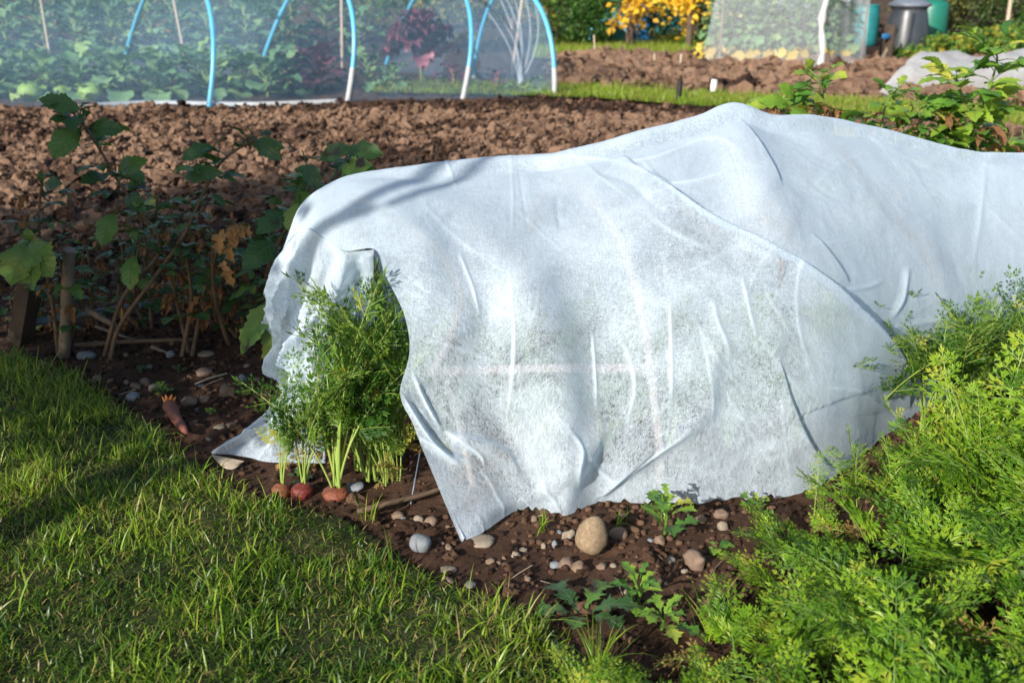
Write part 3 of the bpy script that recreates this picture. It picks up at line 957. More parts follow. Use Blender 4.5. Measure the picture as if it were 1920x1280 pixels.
# (line in photo px, amplitude m, width px, kind)
CREASE = [
    ([(1040, 293), (1112, 342), (1160, 420), (1195, 520), (1222, 640), (1240, 830)], 0.020, 42, 'soft'),      # near hoop
    ([(1365, 207), (1392, 300), (1450, 400), (1530, 500), (1600, 570)], 0.022, 38, 'soft'),
    ([(1600, 380), (1690, 420), (1730, 450), (1765, 530), (1792, 640)], 0.022, 34, 'soft'),
    ([(1165, 292), (1240, 358), (1330, 425), (1430, 470), (1560, 562), (1645, 635), (1692, 700), (1704, 765)], 0.050, 60, 'step'),
    ([(1385, 225), (1430, 290), (1465, 350)], 0.012, 22, 'step'),
    ([(1520, 440), (1560, 490), (1590, 535)], 0.010, 20, 'step'),
    ([(1210, 320), (1270, 372), (1340, 420)], 0.010, 12, 'fine'),
    ([(1110, 320), (1180, 350), (1230, 400), (1330, 450)], -0.006, 14, 'fine'),
    ([(1325, 655), (1360, 635), (1420, 640), (1470, 655)], 0.030,27, 'soft'),
    ([(1345, 640), (1330, 700), (1325, 760), (1290, 800), (1225, 830), (1150, 890)], 0.027,19, 'soft'),
    ([(1455, 670), (1480, 760), (1520, 840), (1560, 880)], 0.018, 16, 'step'),
    ([(1545, 725), (1610, 735), (1665, 770)], 0.005, 14, 'fine'),
    ([(785, 700), (800, 770), (845, 815), (905, 835), (955, 865), (985, 925)], 0.026,14, 'soft'),
    ([(752, 735), (785, 800), (830, 850), (900, 870)], 0.016, 14, 'fine'),
    ([(785, 720), (815, 780), (850, 830)], -0.03, 18, 'soft'),
    ([(865, 1010), (930, 960), (1000, 930), (1060, 890), (1130, 810), (1160, 770)], 0.030,17, 'soft'),
    ([(1060, 962), (1075, 910), (1100, 850), (1130, 790)], 0.012,14, 'soft'),
    ([(1120, 942), (1160, 900), (1230, 850), (1300, 800)], 0.016, 14, 'fine'),
    ([(1015, 957), (1020, 910), (1050, 870)], -0.022, 20, 'soft'),
    ([(905, 500), (880, 600), (830, 650), (795, 700), (760, 740)], 0.016, 30, 'soft'),
    ([(930, 600), (970, 560), (1050, 490), (1110, 460), (1150, 440)], 0.014, 26, 'soft'),
    ([(955, 500), (965, 620), (960, 720), (950, 790)], 0.004, 6, 'fine'),
    ([(1110, 620), (1115, 700), (1118, 770)], 0.005, 6, 'fine'),
    ([(1170, 640), (1190, 720), (1175, 800)], 0.004, 6, 'fine'),
    ([(1255, 560), (1258, 660), (1260, 760)], 0.005, 6, 'fine'),
    ([(860, 470), (885, 540), (900, 600)], 0.004, 7, 'fine'),
    ([(1700, 500), (1690, 560), (1670, 600)], 0.010, 10, 'fine'),
    ([(1560, 545), (1620, 540), (1660, 525)], 0.006, 8, 'fine'),
    ([(1330, 560), (1345, 620), (1370, 680)], 0.005, 12, 'fine'),
    ([(1380, 520), (1400, 590), (1410, 640)], 0.005, 12, 'fine'),
    ([(700, 470), (790, 460), (800, 560), (795, 640)], 0.015, 30, 'soft'),
    ([(1040, 293), (1200, 300), (1330, 260), (1400, 300)], 0.004, 12, 'fine'),
    ([(1150, 300), (1260, 345), (1400, 310)], 0.004, 9, 'fine'),
    ([(1640, 620), (1760, 600), (1850, 600), (1920, 560)], 0.006, 14, 'fine'),
    ([(1250, 600), (1290, 680), (1300, 780), (1320, 880)], 0.010, 40, 'soft'),
    ([(1620, 790), (1600, 850), (1560, 900)], 0.012, 30, 'soft'),
    ([(1180, 945), (1200, 900), (1260, 870), (1400, 880), (1540, 850)], -0.010, 30, 'soft'),
]
CREASE += [
    ([(772, 700), (802, 760), (828, 806)], 0.010, 7, 'fine'), ([(782, 818), (820, 845), (865, 872)], 0.012, 8, 'fine'),
    ([(832, 806), (870, 830), (902, 855), (908, 880)], 0.008, 6, 'fine'), ([(838, 808), (905, 828), (950, 845), (980, 890)], 0.010, 8, 'step'),
    ([(1018, 900), (1045, 950), (1055, 962)], 0.008, 7, 'fine'), ([(1085, 915), (1075, 880), (1082, 830), (1062, 800)], 0.008, 7, 'fine'),
    ([(1155, 905), (1110, 870), (1090, 850)], 0.007, 7, 'fine'), ([(1238, 830), (1190, 870), (1150, 905), (1110, 940)], 0.014, 12, 'step'),
    ([(1000, 960), (1020, 915), (1030, 890), (1100, 825), (1130, 755)], 0.016, 14, 'soft')]
rc = np.random.RandomState(404)
for _ in range(75):
    x0, y0 = rc.uniform(720, 1900), rc.uniform(230, 900)
    ang = rc.choice([rc.normal(1.15, 0.25), rc.normal(0.75, 0.2), rc.normal(1.6, 0.15), rc.normal(-0.2, 0.3), rc.normal(2.5, 0.2)], p=[0.35, 0.2, 0.2, 0.15, 0.1])
    Ln = rc.uniform(60, 240)
    dx, dy = math.cos(ang) * Ln / 3, math.sin(ang) * Ln / 3
    bend = rc.normal(0, 0.18)
    pl = [(x0 + dx * i - dy * bend * i * i / 3, y0 + dy * i + dx * bend * i * i / 3) for i in range(4)]
    CREASE.append((pl, rc.choice([1, 1, -1]) * min(0.0032, 0.0006 + rc.exponential(0.0009)), rc.uniform(5, 12), 'fine'))
def wrinkle(S, seed, amp=1.0):
    n = normals(S)
    c = S - np.array([0.2, 2.9, 0.0])
    if (n * (np.array([0, 0, CAM_H]) - S)).sum(2).mean() < 0: n = -n
    sh = S.shape[:2]
    px, py = project(S)
    h = np.zeros(sh); wh = np.zeros(sh)
    zc = np.clip(S[..., 2] / 0.03, 0, 1)
    for line, a, w, kind in CREASE:
        line = smooth_line(np.array(line, float), 5)
        mg = 3.2 * w * (2.2 if kind == 'step' else 1) + 4
        box_ = (px > line[:, 0].min() - mg) & (px < line[:, 0].max() + mg) & (py > line[:, 1].min() - mg) & (py < line[:, 1].max() + mg)
        if not box_.any(): continue
        d, s, fr = seg_dist(px[box_], py[box_], line)
        e = np.sin(np.clip(fr, 0, 1) * math.pi) ** 0.35
        end = np.clip(np.minimum(fr, 1 - fr) * 8, 0, 1) * 0.7 + 0.3
        if kind == 'soft':
            h[box_] += 0.50 * a * e * end * np.exp(-(d / w) ** 2)
        elif kind == 'fine':
            h[box_] += a * e * end * np.maximum(0, 1 - d / w) ** 1.5
            if a > 0: wh[box_] = np.maximum(wh[box_], np.clip(fr * 6, 0, 1) * np.clip((1 - fr) * 3, 0, 1) * np.exp(-(d / 3.2) ** 2) * np.clip(abs(a) / 0.004, 0.3, 1))
        else:     # step: raised on one side with a soft run-out, dropping sharply on the other
            sd = d * s
            up = np.exp(-np.maximum(sd, 0) / (w * 1.6))
            lo = np.clip(1 + sd / max(w * 0.10, 5.0), 0, 1); lo = lo * lo * (3 - 2 * lo)
            h[box_] += a * e * end * np.where(sd > 0, up, lo)
    P = S.reshape(-1, 3)
    # long tension folds, crumple and fine creases
    q1 = fbm(P * np.array([1, 1, 0.35]), 7, 3, seed).reshape(sh)
    r1 = (1 - np.abs(vnoise(P * np.array([1.3, 1, 0.55]) + 3, 9, seed + 5)).reshape(sh)) ** 4
    r2 = (1 - np.abs(vnoise(P @ np.array([[0.8, 0.6, 0], [-0.6, 0.8, 0], [0.2, 0.1, 0.7]]) + 0.12 * fbm(P, 6, 2, 9)[:, None], 17, seed + 8)).reshape(sh)) ** 6
    r3 = (1 - np.abs(fbm(P * np.array([1.0, 1, 1.6]), 34, 2, seed + 11)).reshape(sh)) ** 5
    h += amp * (q1 * 0.0026 + r1 * 0.0008 + r2 * 0.0005 + r3 * 0.0004)
    h *= zc * 0.85 + 0.15
    out = S + n * h[..., None]
    out[..., 2] = np.maximum(out[..., 2], 0.003)
    return out, wh

def grid_faces(nu, nv):
    i, j = np.meshgrid(np.arange(nu - 1), np.arange(nv - 1), indexing='ij')
    return np.stack([i * nv + j, (i + 1) * nv + j, (i + 1) * nv + j + 1, i * nv + j + 1], -1).reshape(-1, 4)

# hem irregularity: lift and wave of the front edge
S0 = S.copy()
S, WH = wrinkle(S, 300)
uu = np.arange(S.shape[0])
Pn = np.stack([uu * 0.05, 0 * uu, 0 * uu], -1)
lift = np.clip(vnoise(Pn, 3.0, 5), 0, 1) * 0.012
vv = np.clip(1 - np.arange(S.shape[1]) / 14, 0, 1) ** 2
S[..., 2] += lift[:, None] * vv[None]
# the curtain: crumpled hanging folds
nC = normals(C2)
if (nC * (np.array([-1, -0.5, CAM_H]) - C2)).sum(2).mean() < 0: nC = -nC
P = C2.reshape(-1, 3)
shC = C2.shape[:2]
uC = np.repeat(np.arange(shC[0])[:, None] / (shC[0] - 1), shC[1], 1)
vC = np.repeat(np.arange(shC[1])[None] / (shC[1] - 1), shC[0], 0)
fold = np.sin((uC * 5.2 + 0.5 * vC + 0.10 * np.sin(vC * 9)) * 2 * math.pi)
fold2 = (1 - np.abs(np.sin((uC * 3.1 - 1.3 * vC + 0.3) * math.pi + 0.8 * np.sin(vC * 6)))) ** 3
cr = (1 - np.abs(vnoise(P * np.array([1, 1, 0.7]), 15, 61)).reshape(shC)) ** 4
cr2 = (1 - np.abs(vnoise(P, 33, 66)).reshape(shC)) ** 5
env = np.sin(np.clip(vC, 0.02, 1) * math.pi) ** 0.6
hC = env * (fold * 0.015 + fold2 * 0.036 + cr * 0.026 + cr2 * 0.010)
top = np.clip(vC / 0.04, 0, 1)
C3 = C2 + nC * (hC * top)[..., None]
C3[..., 2] = np.maximum(C3[..., 2], 0.004)
g = Geo()
uvS = np.stack([np.cumsum(np.linalg.norm(np.diff(S, axis=0, prepend=S[:1]), axis=2), 0), np.cumsum(np.linalg.norm(np.diff(S, axis=1, prepend=S[:, :1]), axis=2), 1)], -1) / 0.0032
g.add(S.reshape(-1, 3), grid_faces(*S.shape[:2]), uvS.reshape(-1, 2), np.clip(WH, 0, 1).reshape(-1))
uvC = np.stack([np.cumsum(np.linalg.norm(np.diff(C3, axis=0, prepend=C3[:1]), axis=2), 0), np.cumsum(np.linalg.norm(np.diff(C3, axis=1, prepend=C3[:, :1]), axis=2), 1)], -1) / 0.0032
g.add(C3.reshape(-1, 3), grid_faces(*shC), uvC.reshape(-1, 2), 0.0)
tag(g.obj('garden_fleece', M['fleece']), 'large white fleece sheet draped over hoops above the carrot row', 'fleece cover')
tk = np.linspace(0, 1, 12)  # underside of the fleece corner, added as a separate beige strip
top_e = np.array([G(398 + 60 * t, 852 + 12 * t, 0.012) for t in tk]); bot_e = np.array([G(400 + 52 * t, 858 + 22 * math.sin(t * 2.6), 0.003) for t in tk])
g = Geo(); PP = np.stack([top_e, (top_e + bot_e) / 2 + [0, -0.004, 0.003], bot_e], 1)
g.add(PP.reshape(-1, 3), grid_faces(12, 3)); 
tag(g.obj('fleece_underside', M['wood_pale']), 'beige underside of the spread fleece corner', 'leaf')
# second stretch of fleece behind, at the right edge
b = []
for i, (px_, Yb) in enumerate([(1740, 3.9), (1850, 3.95), (1960, 4.0), (2100, 4.05), (2300, 4.1)]):
    top_ = W(px_, 306 if i == 0 else 290, Yb)
    c = []
    for a in np.linspace(0, math.pi, 9):
        c.append([top_[0], Yb - 0.42 * math.cos(a), top_[2] * math.sin(a) ** 0.8 * (0.9 if i == 0 else 1)])
    b.append(c)
B2 = catmull(catmull(np.array(b), 14, 0), 10, 1)
B2[..., 2] = np.maximum(B2[..., 2] + 0.01 * fbm(B2.reshape(-1, 3), 9, 3, 4).reshape(B2.shape[:2]), 0.003)
g = Geo(); g.add(B2.reshape(-1, 3), grid_faces(*B2.shape[:2]), None, 0.0)
tag(g.obj('garden_fleece', M['fleece']), 'white fleece stretch behind the large sheet at the right edge', 'fleece cover')

# supports under the fleece, following the ridges they make
def under(pts, r, mat, name, label, cat, group=None, off=0.02):
    g = Geo()
    tube(g, smooth_line(pts, 8), r, 8)
    return tag(g.obj(name, M[mat]), label, cat, group)
def nearest(px0, py0):
    px, py = project(S0)
    vis = np.arange(S0.shape[1])[None] <= 10 * SV
    d = np.where(vis, (px - px0) ** 2 + (py - py0) ** 2, 1e9)
    return S0.reshape(-1, 3)[np.argmin(d.ravel())]
def hoop_pts(line):
    out = []
    for q in line:
        p = nearest(*q)
        out.append(p + np.array([0.0, 0.022, -0.022 - 0.02 * max(0, (p[2] - 0.5) * 7)]))
    return out
pts = hoop_pts([(1240, 900), (1238, 800), (1225, 700), (1212, 600), (1190, 500), (1160, 420), (1110, 345), (1040, 296)])
pts.append(np.array([pts[-1][0] - 0.08, 3.05, 0.38])); pts.append(np.array([pts[-1][0] - 0.02, 3.15, 0.0]))
under(pts, 0.011, 'pinkpipe', 'support_hoop', 'pale pinkish hoop seen through the front of the fleece', 'hoop')
pts = hoop_pts([(1800, 720), (1790, 620), (1765, 530), (1730, 450), (1680, 380), (1620, 300), (1560, 240)])
pts.append(np.array([pts[-1][0], 3.25, 0.38])); pts.append(np.array([pts[-1][0], 3.35, 0.0]))
under(pts, 0.011, 'pinkpipe', 'support_hoop', 'pale hoop under the right-hand rise of the fleece', 'hoop')
pts = hoop_pts([(800, 740), (812, 690), (840, 630), (860, 560), (850, 500), (800, 420), (720, 370), (660, 345)])
under([pts[0] * np.array([1, 1, 0]) + np.array([0.10, 0.10, 0])] + [pts[0] + np.array([0.05, 0.06, 0])] + pts[1:] + [np.array([pts[-1][0], 3.0, 0.3]), np.array([pts[-1][0], 3.1, 0.0])], 0.010, 'pinkpipe', 'support_hoop', 'pale pink hoop nearest the open end of the fleece', 'hoop')
g = Geo()
p0, p1 = nearest(800, 706), nearest(1228, 700)
tube(g, smooth_line([p0 + np.array([0, .03, 0]), (p0 + p1) / 2 + np.array([0, .04, 0]), p1 + np.array([0, .03, 0])], 6), 0.012, 8)
tag(g.obj('cross_bar', M['pinkpipe']), 'pinkish horizontal bar seen through the fleece beside the near hoop', 'bar')

# ------------------------------------------------------------------ carrot foliage
def frond(rs, pet, L, e0, e1, wide=0.5, npin=8, lobe=0.011, twist=0.3, dens=1.0, bow=1.3):
    """leafy part and petiole of one carrot leaf, growing from the origin along +X"""
    gl, gp = Geo(), Geo()
    S_ = pet + L
    n = 26
    t = np.linspace(0, 1, n)
    el = e0 + (e1 - e0) * t ** bow
    wob = 0.15 * np.sin(t * 5 + rs.uniform(0, 6)) * rs.uniform(0.3, 1)
    d = np.stack([np.cos(el), np.sin(wob) * np.cos(el), np.sin(el)], -1) * S_ / (n - 1)
    C = np.concatenate([[[0, 0, 0]], np.cumsum(d[1:], 0)])
    T = np.gradient(C, axis=0); T /= np.linalg.norm(T, axis=1)[:, None]
    tube(gp, C, np.interp(t, [0, pet / S_, 1], [0.0032, 0.0020, 0.0006]), 5, False, 0.3 + 0.5 * rs.uniform())
    up = np.array([0, 0, 1.0])
    V, F, A = [], [], []
    base_var = 0
    cnt = 0
    def lobe_at(p, dr, nn, l, var):
        nonlocal cnt
        s = np.cross(nn, dr); s /= np.linalg.norm(s) + 1e-9
        w = l * rs.uniform(0.13, 0.19)
        m = p + dr * l * 0.5
        V.extend([p, m - s * w + nn * w * 0.3, p + dr * l - nn * l * 0.12, m + s * w + nn * w * 0.3])
        F.append((cnt, cnt + 1, cnt + 2, cnt + 3)); cnt += 4
        A.extend([var, var, var + 0.12, var])
    def pinnule(p, dr, nn, l, var):
        side = np.cross(nn, dr); side /= np.linalg.norm(side) + 1e-9
        ll = min(l * 0.72, lobe * 1.5)
        lobe_at(p + dr * l * 0.45, dr, nn, ll, var)
        k = max(1, int(l / (lobe * 0.75)))
        for i in range(k):
            f = (i + 0.4) / k * 0.75
            for s in (-1, 1):
                lobe_at(p + dr * l * f, (dr * 0.86 + side * s * rs.uniform(0.38, 0.58)), nn, ll * (1 - 0.35 * f) * rs.uniform(0.7, 1.1), var)
        # thin rib
        w = 0.0006
        V.extend([p - side * w, p + side * w, p + dr * l * 0.6 + side * w, p + dr * l * 0.6 - side * w])
        nonlocal_add(var)
    def nonlocal_add(var):
        nonlocal cnt
        F.append((cnt, cnt + 1, cnt + 2, cnt + 3)); cnt += 4
        A.extend([var] * 4)
    for j in range(npin):
        f = (j + 0.2) / npin
        s_at = (pet + L * f) / S_
        i = min(int(s_at * (n - 1)), n - 2); fr = s_at * (n - 1) - i
        p = C[i] * (1 - fr) + C[i + 1] * fr
        tt = T[i]
        side0 = np.cross(up, tt); side0 /= np.linalg.norm(side0) + 1e-9
        nn0 = np.cross(tt, side0)
        lp = L * wide * ((1 - f) ** 0.75) * rs.uniform(0.85, 1.1) + 0.012
        for s in (-1, 1):
            ang = R(rs.uniform(42, 58))
            tw = rs.normal(0, twist)
            dr = tt * math.cos(ang) + side0 * s * math.sin(ang) * math.cos(tw) + nn0 * math.sin(tw + 0.15) * math.sin(ang)
            dr /= np.linalg.norm(dr)
            nn = nn0 - (nn0 @ dr) * dr
            nn += rs.normal(0, 0.13, 3); nn -= (nn @ dr) * dr; nn /= np.linalg.norm(nn)
            tube(gp, np.stack([p, p + dr * lp * 0.5 - up * lp * 0.03, p + dr * lp * 0.95 - up * lp * 0.12]), [0.0011, 0.0008, 0.0004], 3, False, 0.5)
            m = max(2, int(lp / (lobe * 1.35) * dens))
            sd = np.cross(nn, dr)
            var = 0.5 + rs.normal(0, 0.16)
            for k in range(m + 1):
                g_ = (k + 0.35) / (m + 0.35) if k < m else 1.0
                q = p + dr * lp * g_ - up * lp * 0.12 * g_ ** 2
                lpn = max(lobe * 0.9, lp * 0.50 * (1 - 0.72 * g_)) * rs.uniform(0.8, 1.15)
                if k == m:
                    pinnule(q - dr * lpn * 0.3, dr, nn, lpn, var + 0.05)
                else:
                    for s2 in (-1, 1):
                        dd = dr * 0.74 + sd * s2 * 0.64 + nn * rs.normal(0.05, 0.10)
                        dd /= np.linalg.norm(dd)
                        pinnule(q, dd, nn, lpn, var + rs.normal(0, 0.05))
    pinnule(C[-1] - T[-1] * 0.01, T[-1], np.cross(T[-1], np.array([0, 1.0, 0])) * -1, 0.025, 0.6)
    gl.add(np.array(V), np.array(F), None, np.clip(np.array(A), 0, 1))
    return gl, gp

rsf = np.random.RandomState(11)
FR = {'bush': [], 'bushold': [], 'end': [], 'upright': [], 'end_old': []}
for i in range(9):
    gl, gp = frond(rsf, rsf.uniform(0.09, 0.13), rsf.uniform(0.17, 0.22), R(rsf.uniform(62, 85)), R(rsf.uniform(-25, 35)), rsf.uniform(0.40, 0.52), 8, 0.0185, 0.16)
    FR['bush'].append((gl.mesh('leaf', M['carrot'], False), gp.mesh('petiole', M['petiole_green'])))
for i in range(2):
    gl, gp = frond(rsf, 0.12, 0.14, R(65), R(-40), 0.4, 7, 0.015, 0.5)
    FR['bushold'].append((gl.mesh('leaf', M['carrot_old'], False), gp.mesh('petiole', M['petiole'])))
for i in range(4):
    gl, gp = frond(rsf, rsf.uniform(0.08, 0.12), rsf.uniform(0.22, 0.28), R(rsf.uniform(78, 88)), R(rsf.uniform(50, 80)), 0.32, 8, 0.021, 0.35)
    FR['upright'].append((gl.mesh('leaf', M['carrot'], False), gp.mesh('petiole', M['petiole'])))
for i in range(7):
    gl, gp = frond(rsf, rsf.uniform(0.15, 0.2), rsf.uniform(0.20, 0.27), R(rsf.uniform(78, 90)), R(rsf.uniform(10, 65)), rsf.uniform(0.28, 0.38), 8, 0.018, 0.5, 0.85)
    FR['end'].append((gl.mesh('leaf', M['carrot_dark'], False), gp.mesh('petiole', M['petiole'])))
gl, gp = frond(rsf, 0.13, 0.16, R(60), R(-45), 0.4, 7, 0.011, 0.5)
FR['end_old'].append((gl.mesh('leaf', M['carrot_old'], False), gp.mesh('petiole', M['petiole'])))

def add_leaf(parent, pair, az, sc, tilt=0.0, off=(0, 0, 0), roll=0.0):
    o = link('leaf', pair[0], parent)
    m = Matrix.Rotation(az, 4, 'Z') @ Matrix.Rotation(-tilt, 4, 'Y') @ Matrix.Rotation(roll, 4, 'X') @ Matrix.Scale(sc, 4)
    m.translation = Vector(off)
    o.matrix_local = m
    s = link('stalk', pair[1], o)
    return o

def carrot_bush(x, y, h, kind, n, label, group, rs, spread=1.0, z=0.0):
    e = empty('carrot_plant', (x, y, z), label, 'carrot plant', group)
    a0 = rs.uniform(0, 6.28)
    for i in range(n):
        pr = FR[kind][rs.randint(len(FR[kind]))]
        if kind == 'bush' and rs.uniform() < 0.08: pr = FR['bushold'][rs.randint(2)]
        sc = h / 0.23 * rs.uniform(0.8, 1.12) if kind == 'bush' else h / 0.38 * rs.uniform(0.8, 1.1)
        add_leaf(e, pr, a0 + i * 2.4 + rs.normal(0, 0.3), sc, rs.uniform(-0.45, 0.15) * spread, (rs.normal(0, 0.008), rs.normal(0, 0.008), 0), rs.normal(0, 0.15))
    return e

rsb = np.random.RandomState(5)
cnt = 0
for y in np.arange(1.12, 3.0, 0.14):
    for x in np.arange(-0.05, 2.2, 0.16):
        xx, yy = x + rsb.normal(0, 0.03), y + rsb.normal(0, 0.03)
        xmin = np.interp(yy, [1.1, 1.3, 1.42, 1.55, 1.65, 1.8, 2.0, 2.2, 2.45, 2.7, 3.0], [-0.04, 0.04, 0.14, 0.36, 0.41, 0.44, 0.68, 0.96, 1.22, 1.42, 1.6])
        if xx < xmin or xx > yy * 0.56 + 0.35: continue
        h = 0.13 + 0.15 * np.clip((xx - xmin) / 0.5, 0, 1) + 0.07 * np.clip((xx - 0.9) / 0.5, 0, 1) - 0.04 * np.clip((1.6 - yy) / 0.4, 0, 1)
        h *= float(np.interp(yy, [1.7, 2.1, 2.6], [1.0, 0.84, 0.74]))
        carrot_bush(xx, yy, h * rsb.uniform(0.68, 1.15), 'bush', 6, 'leafy carrot plant in the dense bright green bush at lower right', 'carrot plants of the right-hand bush', rsb)
        cnt += 1
print('bush plants', cnt)
def tall(px, py, Y, h, label, n=4):
    p = W(px, py, Y)
    return carrot_bush(p[0], Y, h, 'upright', n, label, None, rsb, 0.5)
tall(1800, 640, 2.15, 0.33, 'tall upright carrot top standing out against the fleece at right')
tall(1900, 590, 2.10, 0.42, 'tallest carrot top at the right edge beside the fleece')
tall(1720, 680, 2.10, 0.27, 'slender feathery carrot top left of the tall ones against the fleece', 2)
tall(1850, 600, 2.14, 0.36, 'feathery carrot top between the two tallest at the right', 3)
tall(1640, 780, 2.05, 0.27, 'carrot top with a yellowing leaf in front of the dark fleece fold')
tall(1545, 840, 2.08, 0.20, 'thin carrot top rising alone before the hem of the fleece', 1)

# ------------------------------------------------------------------ carrots at the open end
def root(parent, r, h, mat, rs, lean=0.0):
    n, m = 28, 30
    t = np.linspace(0, 1, m)
    prof = np.interp(t, [0, 0.25, 0.5, 0.72, 0.88, 0.97, 1.0], [0.6, 0.88, 1.0, 0.96, 0.72, 0.35, 0.12]) * r
    zz = -0.6 * h + t * h * 1.6
    a = np.arange(n) * 2 * math.pi / n
    V = np.stack([np.stack([prof[i] * np.cos(a), prof[i] * np.sin(a), np.full(n, zz[i])], -1) for i in range(m)])
    V = V.reshape(-1, 3)
    V *= (1 + 0.05 * fbm(V * np.array([1, 1, 2.5]), 60, 2, 3) + 0.035 * vnoise(V * np.array([0.25, 0.25, 3.2]), 90, 12))[:, None]
    i, j = np.meshgrid(np.arange(m - 1), np.arange(n), indexing='ij')
    F = np.stack([i * n + j, i * n + (j + 1) % n, (i + 1) * n + (j + 1) % n, (i + 1) * n + j], -1).reshape(-1, 4)
    g = Geo(); g.add(V, F)
    return g.obj('root', M[mat], parent)

rse = np.random.RandomState(23)
def carrot(px, py, Wd, mat, n, hh, az_c, az_s, label, tilt=(-0.35, 0.1), kind='end', h_r=0.028):
    p = G(px, py)
    e = empty('carrot_plant', (p[0], p[1], 0.0), label, 'carrot plant')
    r = Wd / FPX * math.hypot(p[1], CAM_H) / 2
    root(e, r, h_r, mat, rse)
    for i in range(n):
        pr = FR[kind][rse.randint(len(FR[kind]))]
        az = az_c + rse.normal(0, az_s)
        add_leaf(e, pr, az, hh / 0.40 * rse.uniform(0.75, 1.12), rse.uniform(*tilt), (r * 0.3 * math.cos(az), r * 0.3 * math.sin(az), h_r * 0.85), rse.normal(0, 0.2))
    return e
carrot(527, 925, 34, 'root', 6, 0.22, 0.6, 0.5, 'leftmost carrot with small orange shoulder and short upright leaves', (-0.12, 0.12))
carrot(567, 925, 42, 'root_purple', 7, 0.32, 0.5, 0.5, 'middle carrot with round dark red shoulder above the soil', (-0.12, 0.12))
carrot(630, 928, 50, 'root', 11, 0.48, 0.8, 0.8, 'big carrot with broad orange shoulder and thick pale stalks', (-0.10, 0.16), h_r=0.022)
for i, (px_, py_, nn, hh) in enumerate([(695, 900, 8, 0.54), (722, 903, 8, 0.40), (675, 880, 9, 0.53), (718, 866, 10, 0.58), (742, 900, 9, 0.27), (700, 850, 10, 0.58)]):
    p = G(px_, py_)
    e = empty('carrot_plant', (p[0], p[1], 0.0), ['carrot plant with drooping leaf right behind the big orange-shouldered carrot', 'carrot plant with yellowish leaves beside the fleece flap', 'tall carrot plant arching up towards the fleece lip',
               'tallest carrot plant in the middle of the open fleece end', 'low carrot leaves poking out under the fleece flap', 'carrot plant deep inside the open end of the fleece'][i], 'carrot plant')
    for k in range(nn):
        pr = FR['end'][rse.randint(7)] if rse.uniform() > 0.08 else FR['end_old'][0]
        add_leaf(e, pr, (rse.uniform(2.2, 4.6) if px_ > 730 else rse.uniform(1.6, 4.9)) if px_ > 695 else rse.uniform(-0.8, 1.9), hh / 0.40 * rse.uniform(0.6, 1.05), rse.uniform(-0.05, 0.25), (rse.normal(0, 0.01), rse.normal(0, 0.01), 0), rse.normal(0, 0.2))
# plants under the sheet, seen as green through it
for i in range(20):
    f = i / 19
    x = -0.12 + 1.7 * f + rse.normal(0, 0.03)
    y = 2.45 + 0.22 * f + (0.13 if i % 2 else -0.05)
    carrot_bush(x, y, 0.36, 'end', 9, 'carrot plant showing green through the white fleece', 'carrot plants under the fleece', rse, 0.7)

# lying carrot
cr_ = G(330, 785, 0.02)
e = empty('carrot', (cr_[0], cr_[1], 0.022), 'dusty stumpy carrot lying on the soil beside the lawn', 'carrot')
a_ = G(318, 762, 0.0) - G(330, 785, 0.0); b_ = G(350, 812, 0.0) - G(330, 785, 0.0)
pts = smooth_line([b_ * 1.05, b_ * 0.7, b_ * 0.1, a_ * 0.6, a_ * 0.95, a_ * 1.1], 5)
rad = np.interp(np.linspace(0, 1, len(pts)), [0, 0.15, 0.5, 0.8, 0.93, 1], [0.004, 0.010, 0.017, 0.020, 0.017, 0.010])
rad = rad * (1 + 0.06 * np.sin(np.arange(len(pts)) * 1.9))
g = Geo(); tube(g, pts, rad, 16); g.obj('root', M['root_pink'], e)
g = Geo()
for k in range(6):
    a = k * 1.05
    st_ = a_ * 1.05 + np.array([0.008 * math.cos(a), 0.0, 0.008 * math.sin(a)])
    tube(g, [st_, st_ + np.array([0.004 * math.cos(a), 0.004, 0.010 + 0.006 * math.sin(a)]), st_ + np.array([0.012 * math.cos(a), 0.008, 0.024])], [0.006, 0.005, 0.0015], 6)
g.obj('crown', M['root_tip'], e)

#PART3
# ------------------------------------------------------------------ broad-leaved plants
def leaf3d(g, base, tip, width, up=(0, 0, 1), curl=0.12, serr=0.12, lobes=0.0, fold=0.25, var=0.5, rs=None, rows=16, peak=0.42, ruffle=0.0):
    base, tip = np.asarray(base, float), np.asarray(tip, float)
    ax = tip - base
    L = np.linalg.norm(ax); ax = ax / L
    up = np.asarray(up, float); up = up - (up @ ax) * ax
    if np.linalg.norm(up) < 1e-3: up = np.cross(ax, [1, 0.1, 0])
    up /= np.linalg.norm(up)
    side = np.cross(ax, up)
    t = np.linspace(0, 1, rows)
    p = math.log(0.5) / math.log(peak)
    w = np.sin(math.pi * np.clip(t, 0.001, 0.999) ** p) ** 0.8 * width / 2
    w *= 1 + lobes * np.cos(t * math.pi * 5.5)
    alt = np.where(np.arange(rows) % 2 == 0, 1.0, -1.0)
    V, U = [], []
    ph = rs.uniform(0, 6) if rs is not None else 0
    for x in (-1, -0.55, 0, 0.55, 1):
        ww = w * x
        if abs(x) == 1: ww = ww * (1 + serr * alt)
        c = base[None] + ax[None] * (t * L)[:, None] + (up[None] * (curl * L * np.sin(math.pi * t ** 0.8))[:, None])
        h = fold * np.abs(ww) + ruffle * width * abs(x) ** 2 * np.sin(t * 19 + ph + x)
        V.append(c + side[None] * ww[:, None] + up[None] * h[:, None] + ax[None] * (0.25 * np.abs(ww))[:, None])
        U.append(np.stack([np.full(rows, x), t], -1))
    V = np.concatenate(V); U = np.concatenate(U)
    i, j = np.meshgrid(np.arange(4), np.arange(rows - 1), indexing='ij')
    F = np.stack([i * rows + j, (i + 1) * rows + j, (i + 1) * rows + j + 1, i * rows + j + 1], -1).reshape(-1, 4)
    g.add(V, F, U, var)

